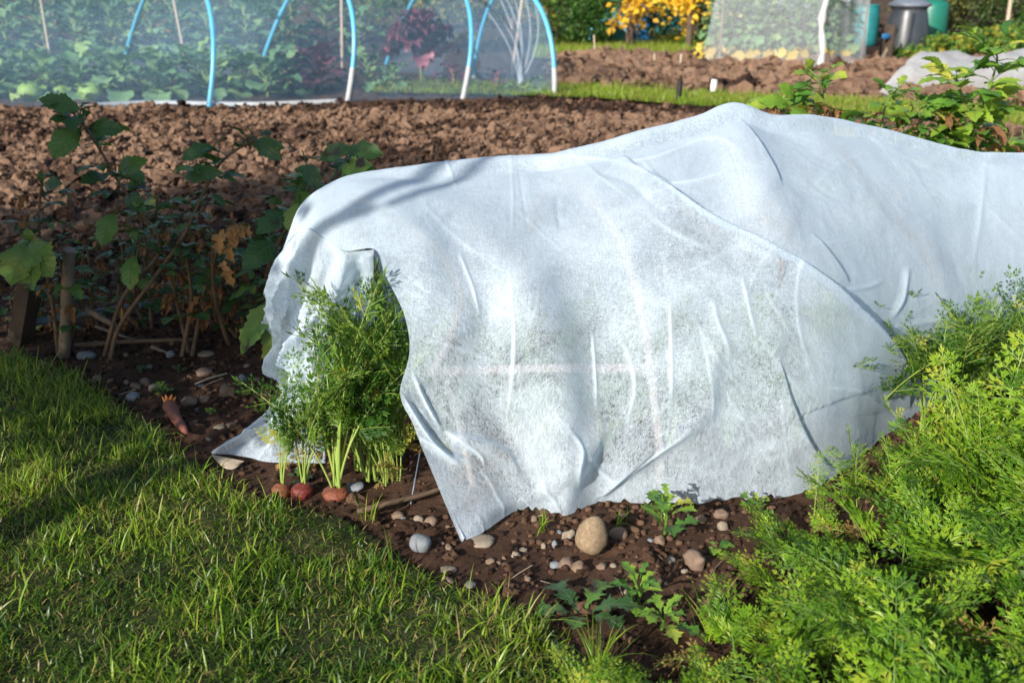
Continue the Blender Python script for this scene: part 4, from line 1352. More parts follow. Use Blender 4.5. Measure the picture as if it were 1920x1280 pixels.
def rot_dir(az, el):
    return np.array([math.cos(el) * math.cos(az), math.cos(el) * math.sin(az), math.sin(el)])

def broad_plant(name, stems, label, cat, rs, mat='broad', smat='stem_brown', size=0.085, step=0.07, start=0.35, r0=0.008, dead=0.0, group=None, extra=None, droop=0.5, up_el=0.2):
    """stems: list of 3D polylines; compound serrated leaves in pairs up each stem"""
    o0 = np.array(stems[0][0], float).copy(); o0[2] = 0
    e = empty(name, o0, label, cat, group)
    gd = Geo()
    for st in stems:
        line = smooth_line(np.array(st, float) - o0, 8)
        g = Geo(); tube(g, line, np.linspace(r0, r0 * 0.4, len(line)), 8)
        g.obj('stem', M[smat], e)
        d = np.concatenate([[0], np.cumsum(np.linalg.norm(np.diff(line, axis=0), axis=1))])
        L = d[-1]
        s = L * start
        az = rs.uniform(0, 6.28)
        gl = Geo()
        while s < L:
            p = np.array([np.interp(s, d, line[:, k]) for k in range(3)])
            az += 1.6
            for q in range(2):
                a = az + q * math.pi + rs.normal(0, 0.3)
                el = rs.uniform(-0.2, 0.6) + up_el
                lp = size * rs.uniform(0.4, 0.9)
                m = p + rot_dir(a, el) * lp
                tgt = gl
                isdead = rs.uniform() < dead
                if isdead: tgt = gd
                tube(tgt, [p, (p + m) / 2 + [0, 0, 0.006], m], [0.002, 0.0016, 0.0012], 5, False, 0.3)
                v = np.clip(rs.normal(0.5, 0.17), 0, 1)
                for da, kk in ((0, 1.25), (0.95, 0.8), (-0.95, 0.8)):
                    l = size * kk * rs.uniform(0.8, 1.2) * (0.6 if s > L * 0.93 else 1)
                    dd = rot_dir(a + da + rs.normal(0, 0.15), el - droop * rs.uniform(0.3, 1.2) - (0.9 if isdead else 0))
                    leaf3d(tgt, m, m + dd * l, l * rs.uniform(0.42, 0.6) * (0.55 if isdead else 1), (rs.normal(0, .3), rs.normal(0, .3), 1), 0.12, 0.13, 0.10 if not isdead else 0.3, 0.18 if not isdead else 0.9, v + rs.normal(0, 0.06), rs, 13, ruffle=0.03 if not isdead else 0.2)
            s += step * rs.uniform(0.8, 1.2)
        gl.obj('foliage', M[mat], e)
    if extra is not None:
        extra(e, o0, gd)
    if gd.n: gd.obj('dead_foliage', M['dead'], e)
    return e

rl = np.random.RandomState(31)
def St(*q): return [W(a, b, c) for a, b, c in q]
def manual(leaves, mat):
    def f(e, o0, gd):
        for (bx_, by_, tx, ty, Yb, Yt, wr, v, up) in leaves:
            g = Geo()
            b_, t_ = W(bx_, by_, Yb) - o0, W(tx, ty, Yt) - o0
            leaf3d(g, b_, t_, np.linalg.norm(t_ - b_) * wr, up, 0.10, 0.09, 0.12, 0.15, v, rl, 19, 0.42, 0.02)
            tube(g, [b_ - (t_ - b_) * 0.35 + np.array([0, .01, .02]), b_], 0.002, 5, False, 0.3)
            g.obj('large_leaf', M[mat], e)
    return f
base1 = G(205, 678)
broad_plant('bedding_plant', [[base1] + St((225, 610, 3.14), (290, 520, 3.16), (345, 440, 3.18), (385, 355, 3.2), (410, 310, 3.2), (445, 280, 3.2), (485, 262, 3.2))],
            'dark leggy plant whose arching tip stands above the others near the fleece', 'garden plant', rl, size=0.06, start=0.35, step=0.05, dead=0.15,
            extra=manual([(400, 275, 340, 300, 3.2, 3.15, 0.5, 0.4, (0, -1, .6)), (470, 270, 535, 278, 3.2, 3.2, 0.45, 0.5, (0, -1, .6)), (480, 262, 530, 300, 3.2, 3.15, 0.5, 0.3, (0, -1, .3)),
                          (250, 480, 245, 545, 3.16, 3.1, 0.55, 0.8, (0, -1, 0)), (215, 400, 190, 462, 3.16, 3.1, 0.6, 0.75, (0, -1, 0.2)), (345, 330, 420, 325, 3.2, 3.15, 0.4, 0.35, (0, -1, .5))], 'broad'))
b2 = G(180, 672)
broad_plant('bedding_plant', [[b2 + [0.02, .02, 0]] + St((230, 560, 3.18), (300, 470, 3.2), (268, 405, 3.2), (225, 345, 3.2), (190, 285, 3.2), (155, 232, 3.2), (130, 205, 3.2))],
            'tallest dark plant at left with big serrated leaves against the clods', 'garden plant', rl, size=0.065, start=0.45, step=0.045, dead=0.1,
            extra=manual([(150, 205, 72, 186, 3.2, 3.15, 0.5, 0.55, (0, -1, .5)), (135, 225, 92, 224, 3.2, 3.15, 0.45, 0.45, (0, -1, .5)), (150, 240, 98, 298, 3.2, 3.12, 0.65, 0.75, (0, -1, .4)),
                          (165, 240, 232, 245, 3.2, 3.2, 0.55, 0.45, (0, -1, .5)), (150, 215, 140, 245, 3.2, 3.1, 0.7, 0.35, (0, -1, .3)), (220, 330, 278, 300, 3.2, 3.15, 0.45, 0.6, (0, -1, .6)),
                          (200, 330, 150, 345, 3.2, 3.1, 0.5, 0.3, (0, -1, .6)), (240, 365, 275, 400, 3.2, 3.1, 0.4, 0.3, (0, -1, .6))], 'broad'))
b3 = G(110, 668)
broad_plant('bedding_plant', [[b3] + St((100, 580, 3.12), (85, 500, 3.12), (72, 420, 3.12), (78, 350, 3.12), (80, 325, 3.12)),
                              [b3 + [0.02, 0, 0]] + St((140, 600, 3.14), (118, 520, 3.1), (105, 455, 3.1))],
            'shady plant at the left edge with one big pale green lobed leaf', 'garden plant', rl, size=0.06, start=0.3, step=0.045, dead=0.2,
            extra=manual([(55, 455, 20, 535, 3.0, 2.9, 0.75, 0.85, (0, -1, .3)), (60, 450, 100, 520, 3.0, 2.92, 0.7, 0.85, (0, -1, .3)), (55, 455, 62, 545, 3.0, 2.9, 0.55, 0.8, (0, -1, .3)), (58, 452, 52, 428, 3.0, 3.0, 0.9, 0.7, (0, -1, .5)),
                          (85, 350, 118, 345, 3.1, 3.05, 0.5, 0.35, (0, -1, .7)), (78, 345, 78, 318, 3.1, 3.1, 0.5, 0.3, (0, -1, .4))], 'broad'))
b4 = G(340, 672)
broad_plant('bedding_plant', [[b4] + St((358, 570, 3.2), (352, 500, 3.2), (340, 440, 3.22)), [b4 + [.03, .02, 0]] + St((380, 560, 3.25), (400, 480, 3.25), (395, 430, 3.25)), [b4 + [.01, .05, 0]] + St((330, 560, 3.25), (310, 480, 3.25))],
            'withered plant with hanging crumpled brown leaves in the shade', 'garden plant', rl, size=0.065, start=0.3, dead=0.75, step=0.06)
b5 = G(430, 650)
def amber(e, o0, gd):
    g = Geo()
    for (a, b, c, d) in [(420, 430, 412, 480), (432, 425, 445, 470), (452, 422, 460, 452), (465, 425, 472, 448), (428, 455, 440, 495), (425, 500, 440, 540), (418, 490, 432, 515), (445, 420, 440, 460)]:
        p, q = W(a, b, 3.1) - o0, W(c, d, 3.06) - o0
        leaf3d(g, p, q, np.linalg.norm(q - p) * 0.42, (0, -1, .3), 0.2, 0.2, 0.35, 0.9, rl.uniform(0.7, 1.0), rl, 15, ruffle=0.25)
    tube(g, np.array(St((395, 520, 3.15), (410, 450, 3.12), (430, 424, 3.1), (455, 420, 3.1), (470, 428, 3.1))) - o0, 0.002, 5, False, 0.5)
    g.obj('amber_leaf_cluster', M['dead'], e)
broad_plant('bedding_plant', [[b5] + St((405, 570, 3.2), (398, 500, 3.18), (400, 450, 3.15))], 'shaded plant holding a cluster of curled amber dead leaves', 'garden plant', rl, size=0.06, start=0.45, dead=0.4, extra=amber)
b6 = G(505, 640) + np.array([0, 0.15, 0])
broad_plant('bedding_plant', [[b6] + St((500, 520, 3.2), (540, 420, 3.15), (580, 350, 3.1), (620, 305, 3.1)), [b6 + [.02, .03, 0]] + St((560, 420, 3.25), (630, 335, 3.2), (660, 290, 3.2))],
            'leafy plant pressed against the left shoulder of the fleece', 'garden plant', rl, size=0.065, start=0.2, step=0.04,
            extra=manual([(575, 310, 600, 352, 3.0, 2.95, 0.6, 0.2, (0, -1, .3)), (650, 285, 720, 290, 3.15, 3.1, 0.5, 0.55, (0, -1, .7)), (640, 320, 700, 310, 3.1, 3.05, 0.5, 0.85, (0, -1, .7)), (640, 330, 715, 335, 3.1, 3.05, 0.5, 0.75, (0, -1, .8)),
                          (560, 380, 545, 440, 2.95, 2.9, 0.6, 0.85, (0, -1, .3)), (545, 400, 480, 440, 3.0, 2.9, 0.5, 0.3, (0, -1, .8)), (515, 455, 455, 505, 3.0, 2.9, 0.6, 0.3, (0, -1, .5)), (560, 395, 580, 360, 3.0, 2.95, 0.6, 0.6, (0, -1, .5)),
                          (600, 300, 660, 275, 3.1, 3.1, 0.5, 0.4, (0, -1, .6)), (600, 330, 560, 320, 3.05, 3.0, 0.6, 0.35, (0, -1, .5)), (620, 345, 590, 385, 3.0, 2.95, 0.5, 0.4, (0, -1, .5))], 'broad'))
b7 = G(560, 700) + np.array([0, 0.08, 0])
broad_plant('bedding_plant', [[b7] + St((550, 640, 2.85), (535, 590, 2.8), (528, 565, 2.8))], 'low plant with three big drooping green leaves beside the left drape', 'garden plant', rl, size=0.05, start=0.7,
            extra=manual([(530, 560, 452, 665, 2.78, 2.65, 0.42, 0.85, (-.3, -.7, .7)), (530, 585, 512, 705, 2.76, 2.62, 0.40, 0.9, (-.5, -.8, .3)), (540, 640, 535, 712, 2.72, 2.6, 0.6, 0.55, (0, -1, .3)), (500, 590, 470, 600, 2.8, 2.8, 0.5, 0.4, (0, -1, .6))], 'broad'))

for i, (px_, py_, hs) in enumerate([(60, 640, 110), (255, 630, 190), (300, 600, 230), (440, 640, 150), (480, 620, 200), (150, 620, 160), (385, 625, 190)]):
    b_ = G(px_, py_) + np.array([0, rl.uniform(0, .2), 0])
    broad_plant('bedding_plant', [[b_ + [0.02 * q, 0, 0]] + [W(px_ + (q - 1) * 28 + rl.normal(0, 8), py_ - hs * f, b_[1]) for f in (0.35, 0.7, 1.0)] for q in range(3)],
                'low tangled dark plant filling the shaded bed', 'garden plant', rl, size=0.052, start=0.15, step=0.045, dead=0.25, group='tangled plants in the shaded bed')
# plants behind the fleece at right, sunlit
def rear_plant(stems, label, size=0.085, start=0.3, dead=0.05, extra=None, step=0.07, Yb=3.9):
    ss = []
    for st in stems:
        x0, y0 = st[0]
        b_ = W(x0, y0, Yb); b_[2] = 0
        ss.append([b_] + [W(a, b, Yb + rl.normal(0, 0.03)) for a, b in st[0:]])
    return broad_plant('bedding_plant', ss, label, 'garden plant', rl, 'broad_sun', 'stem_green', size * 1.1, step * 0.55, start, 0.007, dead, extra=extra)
rear_plant([[(1590, 330), (1560, 250), (1545, 190), (1535, 150), (1515, 128)], [(1500, 330), (1480, 240), (1465, 200), (1440, 190)], [(1530, 330), (1520, 230), (1500, 175)]],
           'sunlit plant with a bent bare shoot rising behind the fleece peak', 0.075, 0.62,
           extra=manual([(1600, 230, 1590, 262, 3.8, 3.75, 0.7, 1.0, (0, -1, .2)), (1585, 235, 1560, 250, 3.8, 3.75, 0.7, 0.98, (0, -1, .2)), (1480, 200, 1420, 190, 3.9, 3.85, 0.4, 0.5, (0, -1, .8)), (1490, 185, 1458, 160, 3.9, 3.85, 0.5, 0.6, (0, -1, .6)), (1518, 135, 1510, 112, 3.9, 3.85, 0.7, 0.8, (0, -1, .4))], 'broad_sun'))
rear_plant([[(1640, 350), (1650, 280), (1660, 200), (1690, 160)], [(1600, 350), (1610, 290), (1620, 240)], [(1670, 350), (1690, 250), (1720, 190)]], 'small-leaved sunlit plant in the middle of those behind the fleece', 0.06, 0.5)
rear_plant([[(1730, 350), (1725, 260), (1722, 180)], [(1760, 340), (1765, 260), (1790, 200)], [(1800, 340), (1790, 260), (1760, 220)]], 'bushy sunlit plant left of the tallest one behind the fleece', 0.07, 0.4)
rear_plant([[(1800, 350), (1820, 260), (1850, 180), (1870, 110), (1850, 95)], [(1830, 340), (1835, 250), (1800, 170), (1790, 140)]], 'tallest sunlit plant with big lobed leaves hanging at its top', 0.10, 0.5, 0.08)
rear_plant([[(1880, 350), (1885, 290), (1900, 250)], [(1920, 350), (1925, 290), (1915, 240)], [(1850, 350), (1850, 300), (1860, 260)], [(1960, 350), (1960, 290)]], 'low leafy sunlit plant at the right edge behind the fleece', 0.08, 0.3)

rear_plant([[(1570, 350), (1590, 280), (1600, 220)], [(1640, 360), (1630, 300), (1650, 250)]], 'low sunlit plant with yellowing leaves between the bent shoot and the small-leaved one', 0.08, 0.3, 0.1)
rear_plant([[(1760, 360), (1750, 300), (1735, 250)], [(1700, 360), (1700, 310), (1690, 270)]], 'low sunlit plant right against the falling ridge of the fleece', 0.08, 0.3)
# stakes, sticks and pipe in the shaded bed
def post(name, base, top, r, mat, label, cat, n=10, flat=1.0, group=None, parts=None):
    g = Geo()
    b, t = np.array(base, float), np.array(top, float)
    k = 7
    pts = [b + (t - b) * f for f in np.linspace(0, 1, k)]
    rr = [r * (1 + 0.06 * math.sin(i * 2.1)) for i in range(k)]
    tube(g, pts, rr, n)
    return tag(g.obj(name, M[mat], smooth=n > 6), label, cat, group)
post('wooden_stake', G(38, 640), W(58, 520, 3.3), 0.042, 'wood_dark', 'thick dark square stake in the shade at the left edge', 'stake', 4)
post('wooden_stake', G(120, 672), W(130, 468, 3.05), 0.019, 'wood', 'thin lichen-grey stake standing in the shaded bed', 'stake', 8)
def stick(pts, r, mat, name, label, cat):
    g = Geo(); tube(g, smooth_line(pts, 5), np.linspace(r, r * 0.7, (len(pts) - 1) * 5 + 1), 7)
    return tag(g.obj(name, M[mat]), label, cat)
def Z(px, py, z): return G(px, py, z)
stick([Z(60, 606, .05), Z(150, 590, .05), Z(290, 568, .05)], 0.014, 'hose', 'water_pipe', 'blue-grey plastic pipe lying across the shaded bed', 'pipe')
stick([Z(160, 578, .06), Z(190, 596, .05), Z(225, 615, .02)], 0.014, 'wood', 'dead_stem', 'pale cut branch lying over the blue-grey pipe', 'dead stem')
stick([Z(140, 648, .03), Z(250, 640, .03), Z(370, 636, .03)], 0.009, 'stem_brown', 'dead_stem', 'long dark stem lying level on the shaded soil', 'dead stem')
stick([Z(180, 612, .03), Z(230, 630, .03), Z(260, 640, .02)], 0.006, 'wood', 'dead_stem', 'short straw-coloured stem lying below the pipe', 'dead stem')
stick([Z(285, 650, .02), Z(320, 665, .01)], 0.007, 'wood', 'dead_stem', 'stubby pale stem lying near the base of the withered plant', 'dead stem')
stick([Z(432, 588, .05), Z(480, 565, .12), Z(525, 545, .18)], 0.011, 'wood', 'dead_stem', 'thick grey stem slanting up towards the left drape', 'dead stem')
stick([Z(250, 560, .10), Z(290, 548, .12)], 0.008, 'wood', 'dead_stem', 'grey twig resting above the end of the pipe', 'dead stem')
stick([Z(365, 720, .005), Z(395, 708, .02), Z(425, 700, .02)], 0.003, 'wood_pale', 'twig', 'thin pale twig on the lit soil patch', 'twig')
stick([Z(770, 945, 0), Z(778, 900, .05), W(787, 850, 2.1)], 0.002, 'hose', 'wire_peg', 'thin bent wire peg below the fleece flap', 'peg')
stick([Z(670, 960, .01), Z(720, 945, .02), Z(800, 925, .015), Z(850, 905, .02)], 0.008, 'stem_brown', 'dead_stem', 'brown dead stem lying on soil right of the carrots', 'dead stem')

for i in range(26):
    px_, py_ = [(rl.uniform(620, 1400), rl.uniform(930, 1120)), (rl.uniform(140, 540), rl.uniform(650, 850))][i % 2]
    p = G(px_, py_, 0.006)
    if lawn_mask(p[:1], p[1:2])[0] > -0.03: continue
    a = rl.uniform(0, 3.1); L_ = rl.uniform(0.012, 0.045)
    d = np.array([math.cos(a), math.sin(a), rl.uniform(0, .25)]) * L_
    g = Geo(); tube(g, smooth_line([-d, rl.normal(0, 0.003, 3) * [1, 1, .3], d], 4), 0.0011, 5)
    o = g.obj('twig', M[['wood', 'wood_pale', 'stem_brown'][i % 3]]); o.location = p.tolist()
    tag(o, 'tiny dry twig fragment scattered on the brown soil', 'twig', 'dry twig fragments on the soil')
# low weeds
def weed(px, py, n, size, label, cat='weed', mat='broad_sun', lob=0.35, el=(0.1, 0.9), wr=0.35, serr=0.3, stem=0.0, group=None, az=None):
    p = G(px, py)
    e = empty('weed', (p[0], p[1], 0.0), label, cat, group)
    g = Geo()
    if stem: tube(g, [[0, 0, 0], [0.004, 0, stem * 0.5], [-0.01, 0.005, stem]], [0.0035, 0.003, 0.002], 6, True, 0.4)
    for i in range(n):
        a = (az[i] if az else i * 2.4 + rl.normal(0, 0.3)); ee = rl.uniform(*el)
        z0 = stem * (i / max(1, n - 1)) if stem else 0.002
        l = size * rl.uniform(0.7, 1.15) * (1 - 0.45 * (z0 / stem if stem else 0))
        b_ = np.array([0, 0, z0]); d = rot_dir(a, ee)
        leaf3d(g, b_ + d * l * 0.12, b_ + d * l, l * wr, (0, 0, 1), 0.18, serr, lob, 0.15, np.clip(rl.normal(0.5, 0.15), 0, 1), rl, 21, 0.6, 0.04)
    g.obj('foliage', M[mat], e)
    return e
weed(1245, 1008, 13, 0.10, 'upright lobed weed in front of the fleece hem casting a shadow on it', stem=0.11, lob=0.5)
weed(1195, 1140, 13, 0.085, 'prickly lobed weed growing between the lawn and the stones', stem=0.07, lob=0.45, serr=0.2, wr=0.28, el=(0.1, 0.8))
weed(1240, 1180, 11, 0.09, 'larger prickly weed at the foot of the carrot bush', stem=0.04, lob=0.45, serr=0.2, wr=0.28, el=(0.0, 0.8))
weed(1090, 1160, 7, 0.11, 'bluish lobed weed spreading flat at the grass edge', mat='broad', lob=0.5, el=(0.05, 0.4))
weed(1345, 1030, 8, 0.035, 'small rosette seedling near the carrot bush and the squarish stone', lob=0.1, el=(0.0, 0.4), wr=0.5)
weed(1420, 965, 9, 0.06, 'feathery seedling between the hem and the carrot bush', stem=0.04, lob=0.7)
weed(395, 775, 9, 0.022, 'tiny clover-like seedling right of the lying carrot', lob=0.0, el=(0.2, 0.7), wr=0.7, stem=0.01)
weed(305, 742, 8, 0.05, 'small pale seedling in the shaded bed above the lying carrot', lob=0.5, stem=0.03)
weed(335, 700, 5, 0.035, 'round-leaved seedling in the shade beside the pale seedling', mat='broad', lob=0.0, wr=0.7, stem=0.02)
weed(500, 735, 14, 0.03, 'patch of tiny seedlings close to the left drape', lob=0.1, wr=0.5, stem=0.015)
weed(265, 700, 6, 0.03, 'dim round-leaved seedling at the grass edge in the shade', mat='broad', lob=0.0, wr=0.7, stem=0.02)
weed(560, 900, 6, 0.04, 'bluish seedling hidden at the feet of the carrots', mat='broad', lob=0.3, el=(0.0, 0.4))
def tuft(px, py, n, L, label):
    p = G(px, py)
    rr = np.random.RandomState(int(px))
    V, F, A = blades(rr.normal(0, 0.008, n), rr.normal(0, 0.008, n), np.zeros(n), rr.uniform(0.6, 1.2, n) * L, rr.uniform(0.0025, 0.004, n), rr, np.clip(rr.normal(0.55, 0.15, n), 0, 1), 0.7, 6)
    g = Geo(); g.add(V, F, None, A)
    o = g.obj('grass_tuft', M['grass']); o.location = (p[0], p[1], 0)
    tag(o, label, 'grass tuft')
tuft(1015, 995, 14, 0.055, 'small grass tuft beside the fleece corner')
tuft(1160, 985, 8, 0.06, 'sparse grass tuft touching the hem left of the tall lobed weed')
tuft(690, 975, 14, 0.07, 'grass tuft growing out over the soil right of the carrots')
tuft(1330, 1200, 26, 0.13, 'tall coarse grass tuft at the bottom before the carrot bush')
tuft(1120, 1270, 30, 0.13, 'broad coarse grass tuft at the bottom edge of the frame')
tuft(1000, 1215, 20, 0.09, 'grass tuft where the lawn corner meets the dark soil')

# ------------------------------------------------------------------ netted hoop tunnel
def ground_pt(px, py, z=0.0): return G(px, py, z)
tl_ = empty('hoop_tunnel', G(640, 192), 'long net-covered tunnel on bright blue hoops across the back left', 'tunnel')
o0 = np.array(tl_.location)
HO = [((392, 201), (228, 142), 1.36, 0.0), ((652, 191), (480, 160), 1.28, 0.0), ((868, 186), (720, 136), 1.24, 0.0), ((1040, 182), (886, 154), 1.14, 0.0)]
hoopc = []
for (fx, fy), (bx2, by2), hz, _ in HO:
    a = G(fx, fy); b_ = G(bx2, by2)
    hoopc.append((a, b_, hz))
# further hoops out of frame to the left keep the same spacing
for k in (1, 2, 3):
    a = hoopc[0][0] + np.array([-2.7, 0.0, 0]); b_ = hoopc[0][1] + np.array([-3.0, 0.05, 0])
    hoopc.insert(0, (a, b_, 1.35))
def arch(a, b_, hz, n=33, grow=1.0, lean=0.24):
    th = np.linspace(0, math.pi, n)
    mid = (a + b_) / 2; hv = (b_ - a) / 2
    c = -np.cos(th)
    c = np.sign(c) * np.abs(c) ** 0.92
    P_ = mid[None] + hv[None] * (c * grow)[:, None]
    P_[:, 2] = hz * grow * np.where(th < math.pi / 2, np.sin(th) ** 0.80, np.abs(np.sin(th)) ** 1.6)
    P_[:, 0] += lean * P_[:, 2] * (1 if a[0] < 0 else 0.0)
    return P_
for k, (a, b_, hz) in enumerate(hoopc):
    P_ = arch(a, b_, hz)
    g = Geo(); tube(g, P_ - o0, 0.026, 10)
    h = g.obj('hoop', M['blue'], tl_)
    if k >= 4:
        for q in (P_[:3], P_[-3:]):
            g = Geo()
            tube(g, q - o0, 0.031, 10)
            g.obj('sleeve', M['grey_sleeve'], h)
rows_ = []
for (a, b_, hz) in hoopc:
    rows_.append(arch(a, b_, hz, 33, 1.012))
last = rows_[-1]
NR = catmull(np.array(rows_), 16, 0)
u = np.linspace(0, len(rows_) - 1, NR.shape[0])
sag = -np.abs(np.sin(u * math.pi))[:, None] * 0.03
NR[..., 2] = np.maximum(NR[..., 2] + sag * (NR[..., 2] > 0.1) + 0.012 * fbm(NR.reshape(-1, 3), 2.4, 3, 91).reshape(NR.shape[:2]), 0.0)
g = Geo(); g.add((NR - o0).reshape(-1, 3), grid_faces(*NR.shape[:2]))
# gathered end wall: pulled together low in the middle
cen = (last[0] + last[-1]) / 2 + np.array([0.10, -0.1, 0.06])
fr = np.linspace(0, 1, 14)
EW = last[None] * (1 - fr)[:, None, None] + cen[None, None] * fr[:, None, None]
EW[..., 0] += 0.10 * np.sin(fr * math.pi)[:, None] + 0.03 * np.sin(np.arange(33) * 1.9)[None] * np.sin(fr * math.pi)[:, None]
g.add((EW - o0).reshape(-1, 3), grid_faces(*EW.shape[:2]))
g.obj('net_cover', M['net'], tl_)
g = Geo()
for q in range(9):
    i = 10 + int(q * 1.6)
    if i < 33: tube(g, EW[:, i] - o0 + np.array([0.0, -0.012, 0.0]), 0.011, 4, False)
g.obj('gathered_fold', M['net_white'], tl_)
g = Geo()
tube(g, smooth_line([G(150, 205) - o0, G(200, 200) - o0, G(300, 196) - o0, G(470, 199) - o0, G(640, 193) - o0], 6) + np.array([0, -0.05, 0.02]), 0.028, 6)
g.obj('rolled_hem', M['grey_sleeve'], tl_)

# crops inside the tunnel
M['brassica'] = leafmat('brassica_leaf', [(0.0, (0.06, 0.14, 0.07)), (0.5, (0.15, 0.28, 0.13)), (0.85, (0.28, 0.42, 0.16)), (1.0, (0.42, 0.52, 0.16))], 0.2, 0.45, 0.4, True, None, 6)
M['lime'] = leafmat('cabbage_leaf', [(0.0, (0.14, 0.28, 0.06)), (0.6, (0.26, 0.42, 0.10)), (1.0, (0.42, 0.54, 0.18))], 0.2, 0.45, 0.4, True, None, 6)
M['purple'] = leafmat('purple_leaf', [(0.0, (0.05, 0.012, 0.03)), (0.5, (0.15, 0.035, 0.07)), (1.0, (0.38, 0.12, 0.18))], 0.2, 0.45, 0.4, True, None, 6)
M['yellow'] = leafmat('yellow_leaf', [(0.0, (0.35, 0.26, 0.04)), (0.5, (0.60, 0.42, 0.06)), (1.0, (0.75, 0.60, 0.15))], 0.3, 0.5, 0.3, False, None, 6)
def brassica(x, y, h, spread, n, mat, label, cat, name='cabbage_plant', head=None, group=None, stem=0.15, el=(0.1, 1.2), ruf=0.08, leafl=None, low=None):
    e = empty(name, (x, y, 0), label, cat, group)
    g = Geo()
    tube(g, [[0, 0, 0], [0.01, 0, h * 0.4], [0, 0.01, h * 0.75]], [0.022, 0.018, 0.012], 7, True, 0.6)
    g.obj('stem', M['stem_green'], e)
    g = Geo(); gy = Geo()
    for i in range(n):
        f = i / (n - 1)
        z0 = stem * h + (h * 0.7 - stem * h) * f
        a = i * 2.4 + rl.normal(0, 0.2); ee = el[0] + (el[1] - el[0]) * f + rl.normal(0, 0.12)
        l = (leafl or spread) * rl.uniform(0.8, 1.15) * (1 - 0.3 * f)
        b_ = np.array([0, 0, z0]); d = rot_dir(a, ee)
        m = b_ + d * l * 0.3
        G_ = g
        if low and f < low: G_ = gy
        tube(G_, [b_, m, m + d * l * 0.2], [0.008, 0.006, 0.004], 5, False, 0.9)
        d2 = rot_dir(a, ee - 0.5)
        leaf3d(G_, m, m + d2 * l * 0.8, l * rl.uniform(0.5, 0.7), (0, 0, 1), 0.12, 0.10, 0.08, 0.25, np.clip(rl.normal(0.5, 0.18), 0, 1), rl, 12, 0.5, ruf)
    g.obj('foliage', M[mat], e)
    if gy.n: gy.obj('yellow_leaves', M['yellow'], e)
    if head:
        hg = Geo()
        V = ST * (1 + 0.05 * fbm(ST, 1.6, 2, 8))[:, None] * head
        hg.add(V * np.array([1.1, 1, 0.8]) + np.array([0, 0, head * 0.75]), STF, np.stack([ST[:, 0], ST[:, 2] * 0.5 + 0.5], -1), 0.6)
        hg.obj('head', M['lime'], e)
    return e
k = 0
for (x0, x1, yy, hh) in [(-8.2, -2.2, 11.2, 0.30), (-8.6, -2.4, 11.8, 0.40), (-12.5, -3.0, 15.6, 1.0), (-12.5, -2.4, 16.6, 1.15)]:
    for x in np.arange(x0, x1, 0.5):
        xx = x + rl.normal(0, 0.08)
        brassica(xx, yy + rl.normal(0, 0.1), hh * rl.uniform(0.7, 1.2), 0.46, 18, 'brassica', 'grey-green brassica plant seen through the blue tunnel net', 'cabbage', group='brassicas inside the hoop tunnel')
for (px_, py_, r, lab) in [(50, 182, 0.13, 'leftmost pale green round cabbage low inside the tunnel'), (165, 184, 0.13, 'second pale green round cabbage low inside the tunnel'), (108, 178, 0.10, 'smaller cabbage head between the two pale round ones')]:
    p = G(px_, py_ + 8)
    brassica(p[0], p[1] + 0.12, 0.16, 0.24, 9, 'lime', lab, 'cabbage', head=r * 0.95, el=(0.1, 0.9))
p = G(600, 172); brassica(p[0], p[1], 0.42, 0.30, 22, 'purple', 'dark red cabbage with upright leaves between the second pair of hoops', 'cabbage', 'red_cabbage', el=(0.3, 1.3), leafl=0.42)
p = G(555, 170); brassica(p[0], p[1] + .1, 0.5, 0.22, 12, 'purple', 'reddish brassica with a tall pale stalk left of the dark red cabbage', 'cabbage', 'red_cabbage', el=(0.4, 1.3))
p = G(790, 160); brassica(p[0], p[1], 0.85, 0.42, 60, 'purple', 'big dark purple kale with frilly crown inside the tunnel', 'kale', 'kale_plant', el=(0.0, 1.4), ruf=0.25, stem=0.5)
p = G(740, 172); brassica(p[0], p[1], 0.32, 0.25, 16, 'brassica', 'low grey-green brassica at the foot of the purple kale', 'cabbage', el=(0.0, 1.0))
p = G(690, 168); brassica(p[0], p[1], 0.40, 0.28, 16, 'brassica', 'green brassica right of the dark red cabbage', 'cabbage', el=(0.0, 1.0))
p = G(850, 168); brassica(p[0], p[1], 0.30, 0.25, 10, 'purple', 'rose-coloured beetroot leaves arching near the third hoop', 'beetroot', 'beetroot_plant', el=(0.3, 0.9))
p = G(932, 170); brassica(p[0], p[1], 0.22, 0.20, 9, 'purple', 'small dark purple plant in the end bay of the tunnel', 'beetroot', 'beetroot_plant', el=(0.4, 1.2))
p = G(985, 178); brassica(p[0], p[1], 0.12, 0.28, 6, 'brassica', 'low plant with one long green leaf at the tunnel end', 'cabbage', el=(0.0, 0.5))

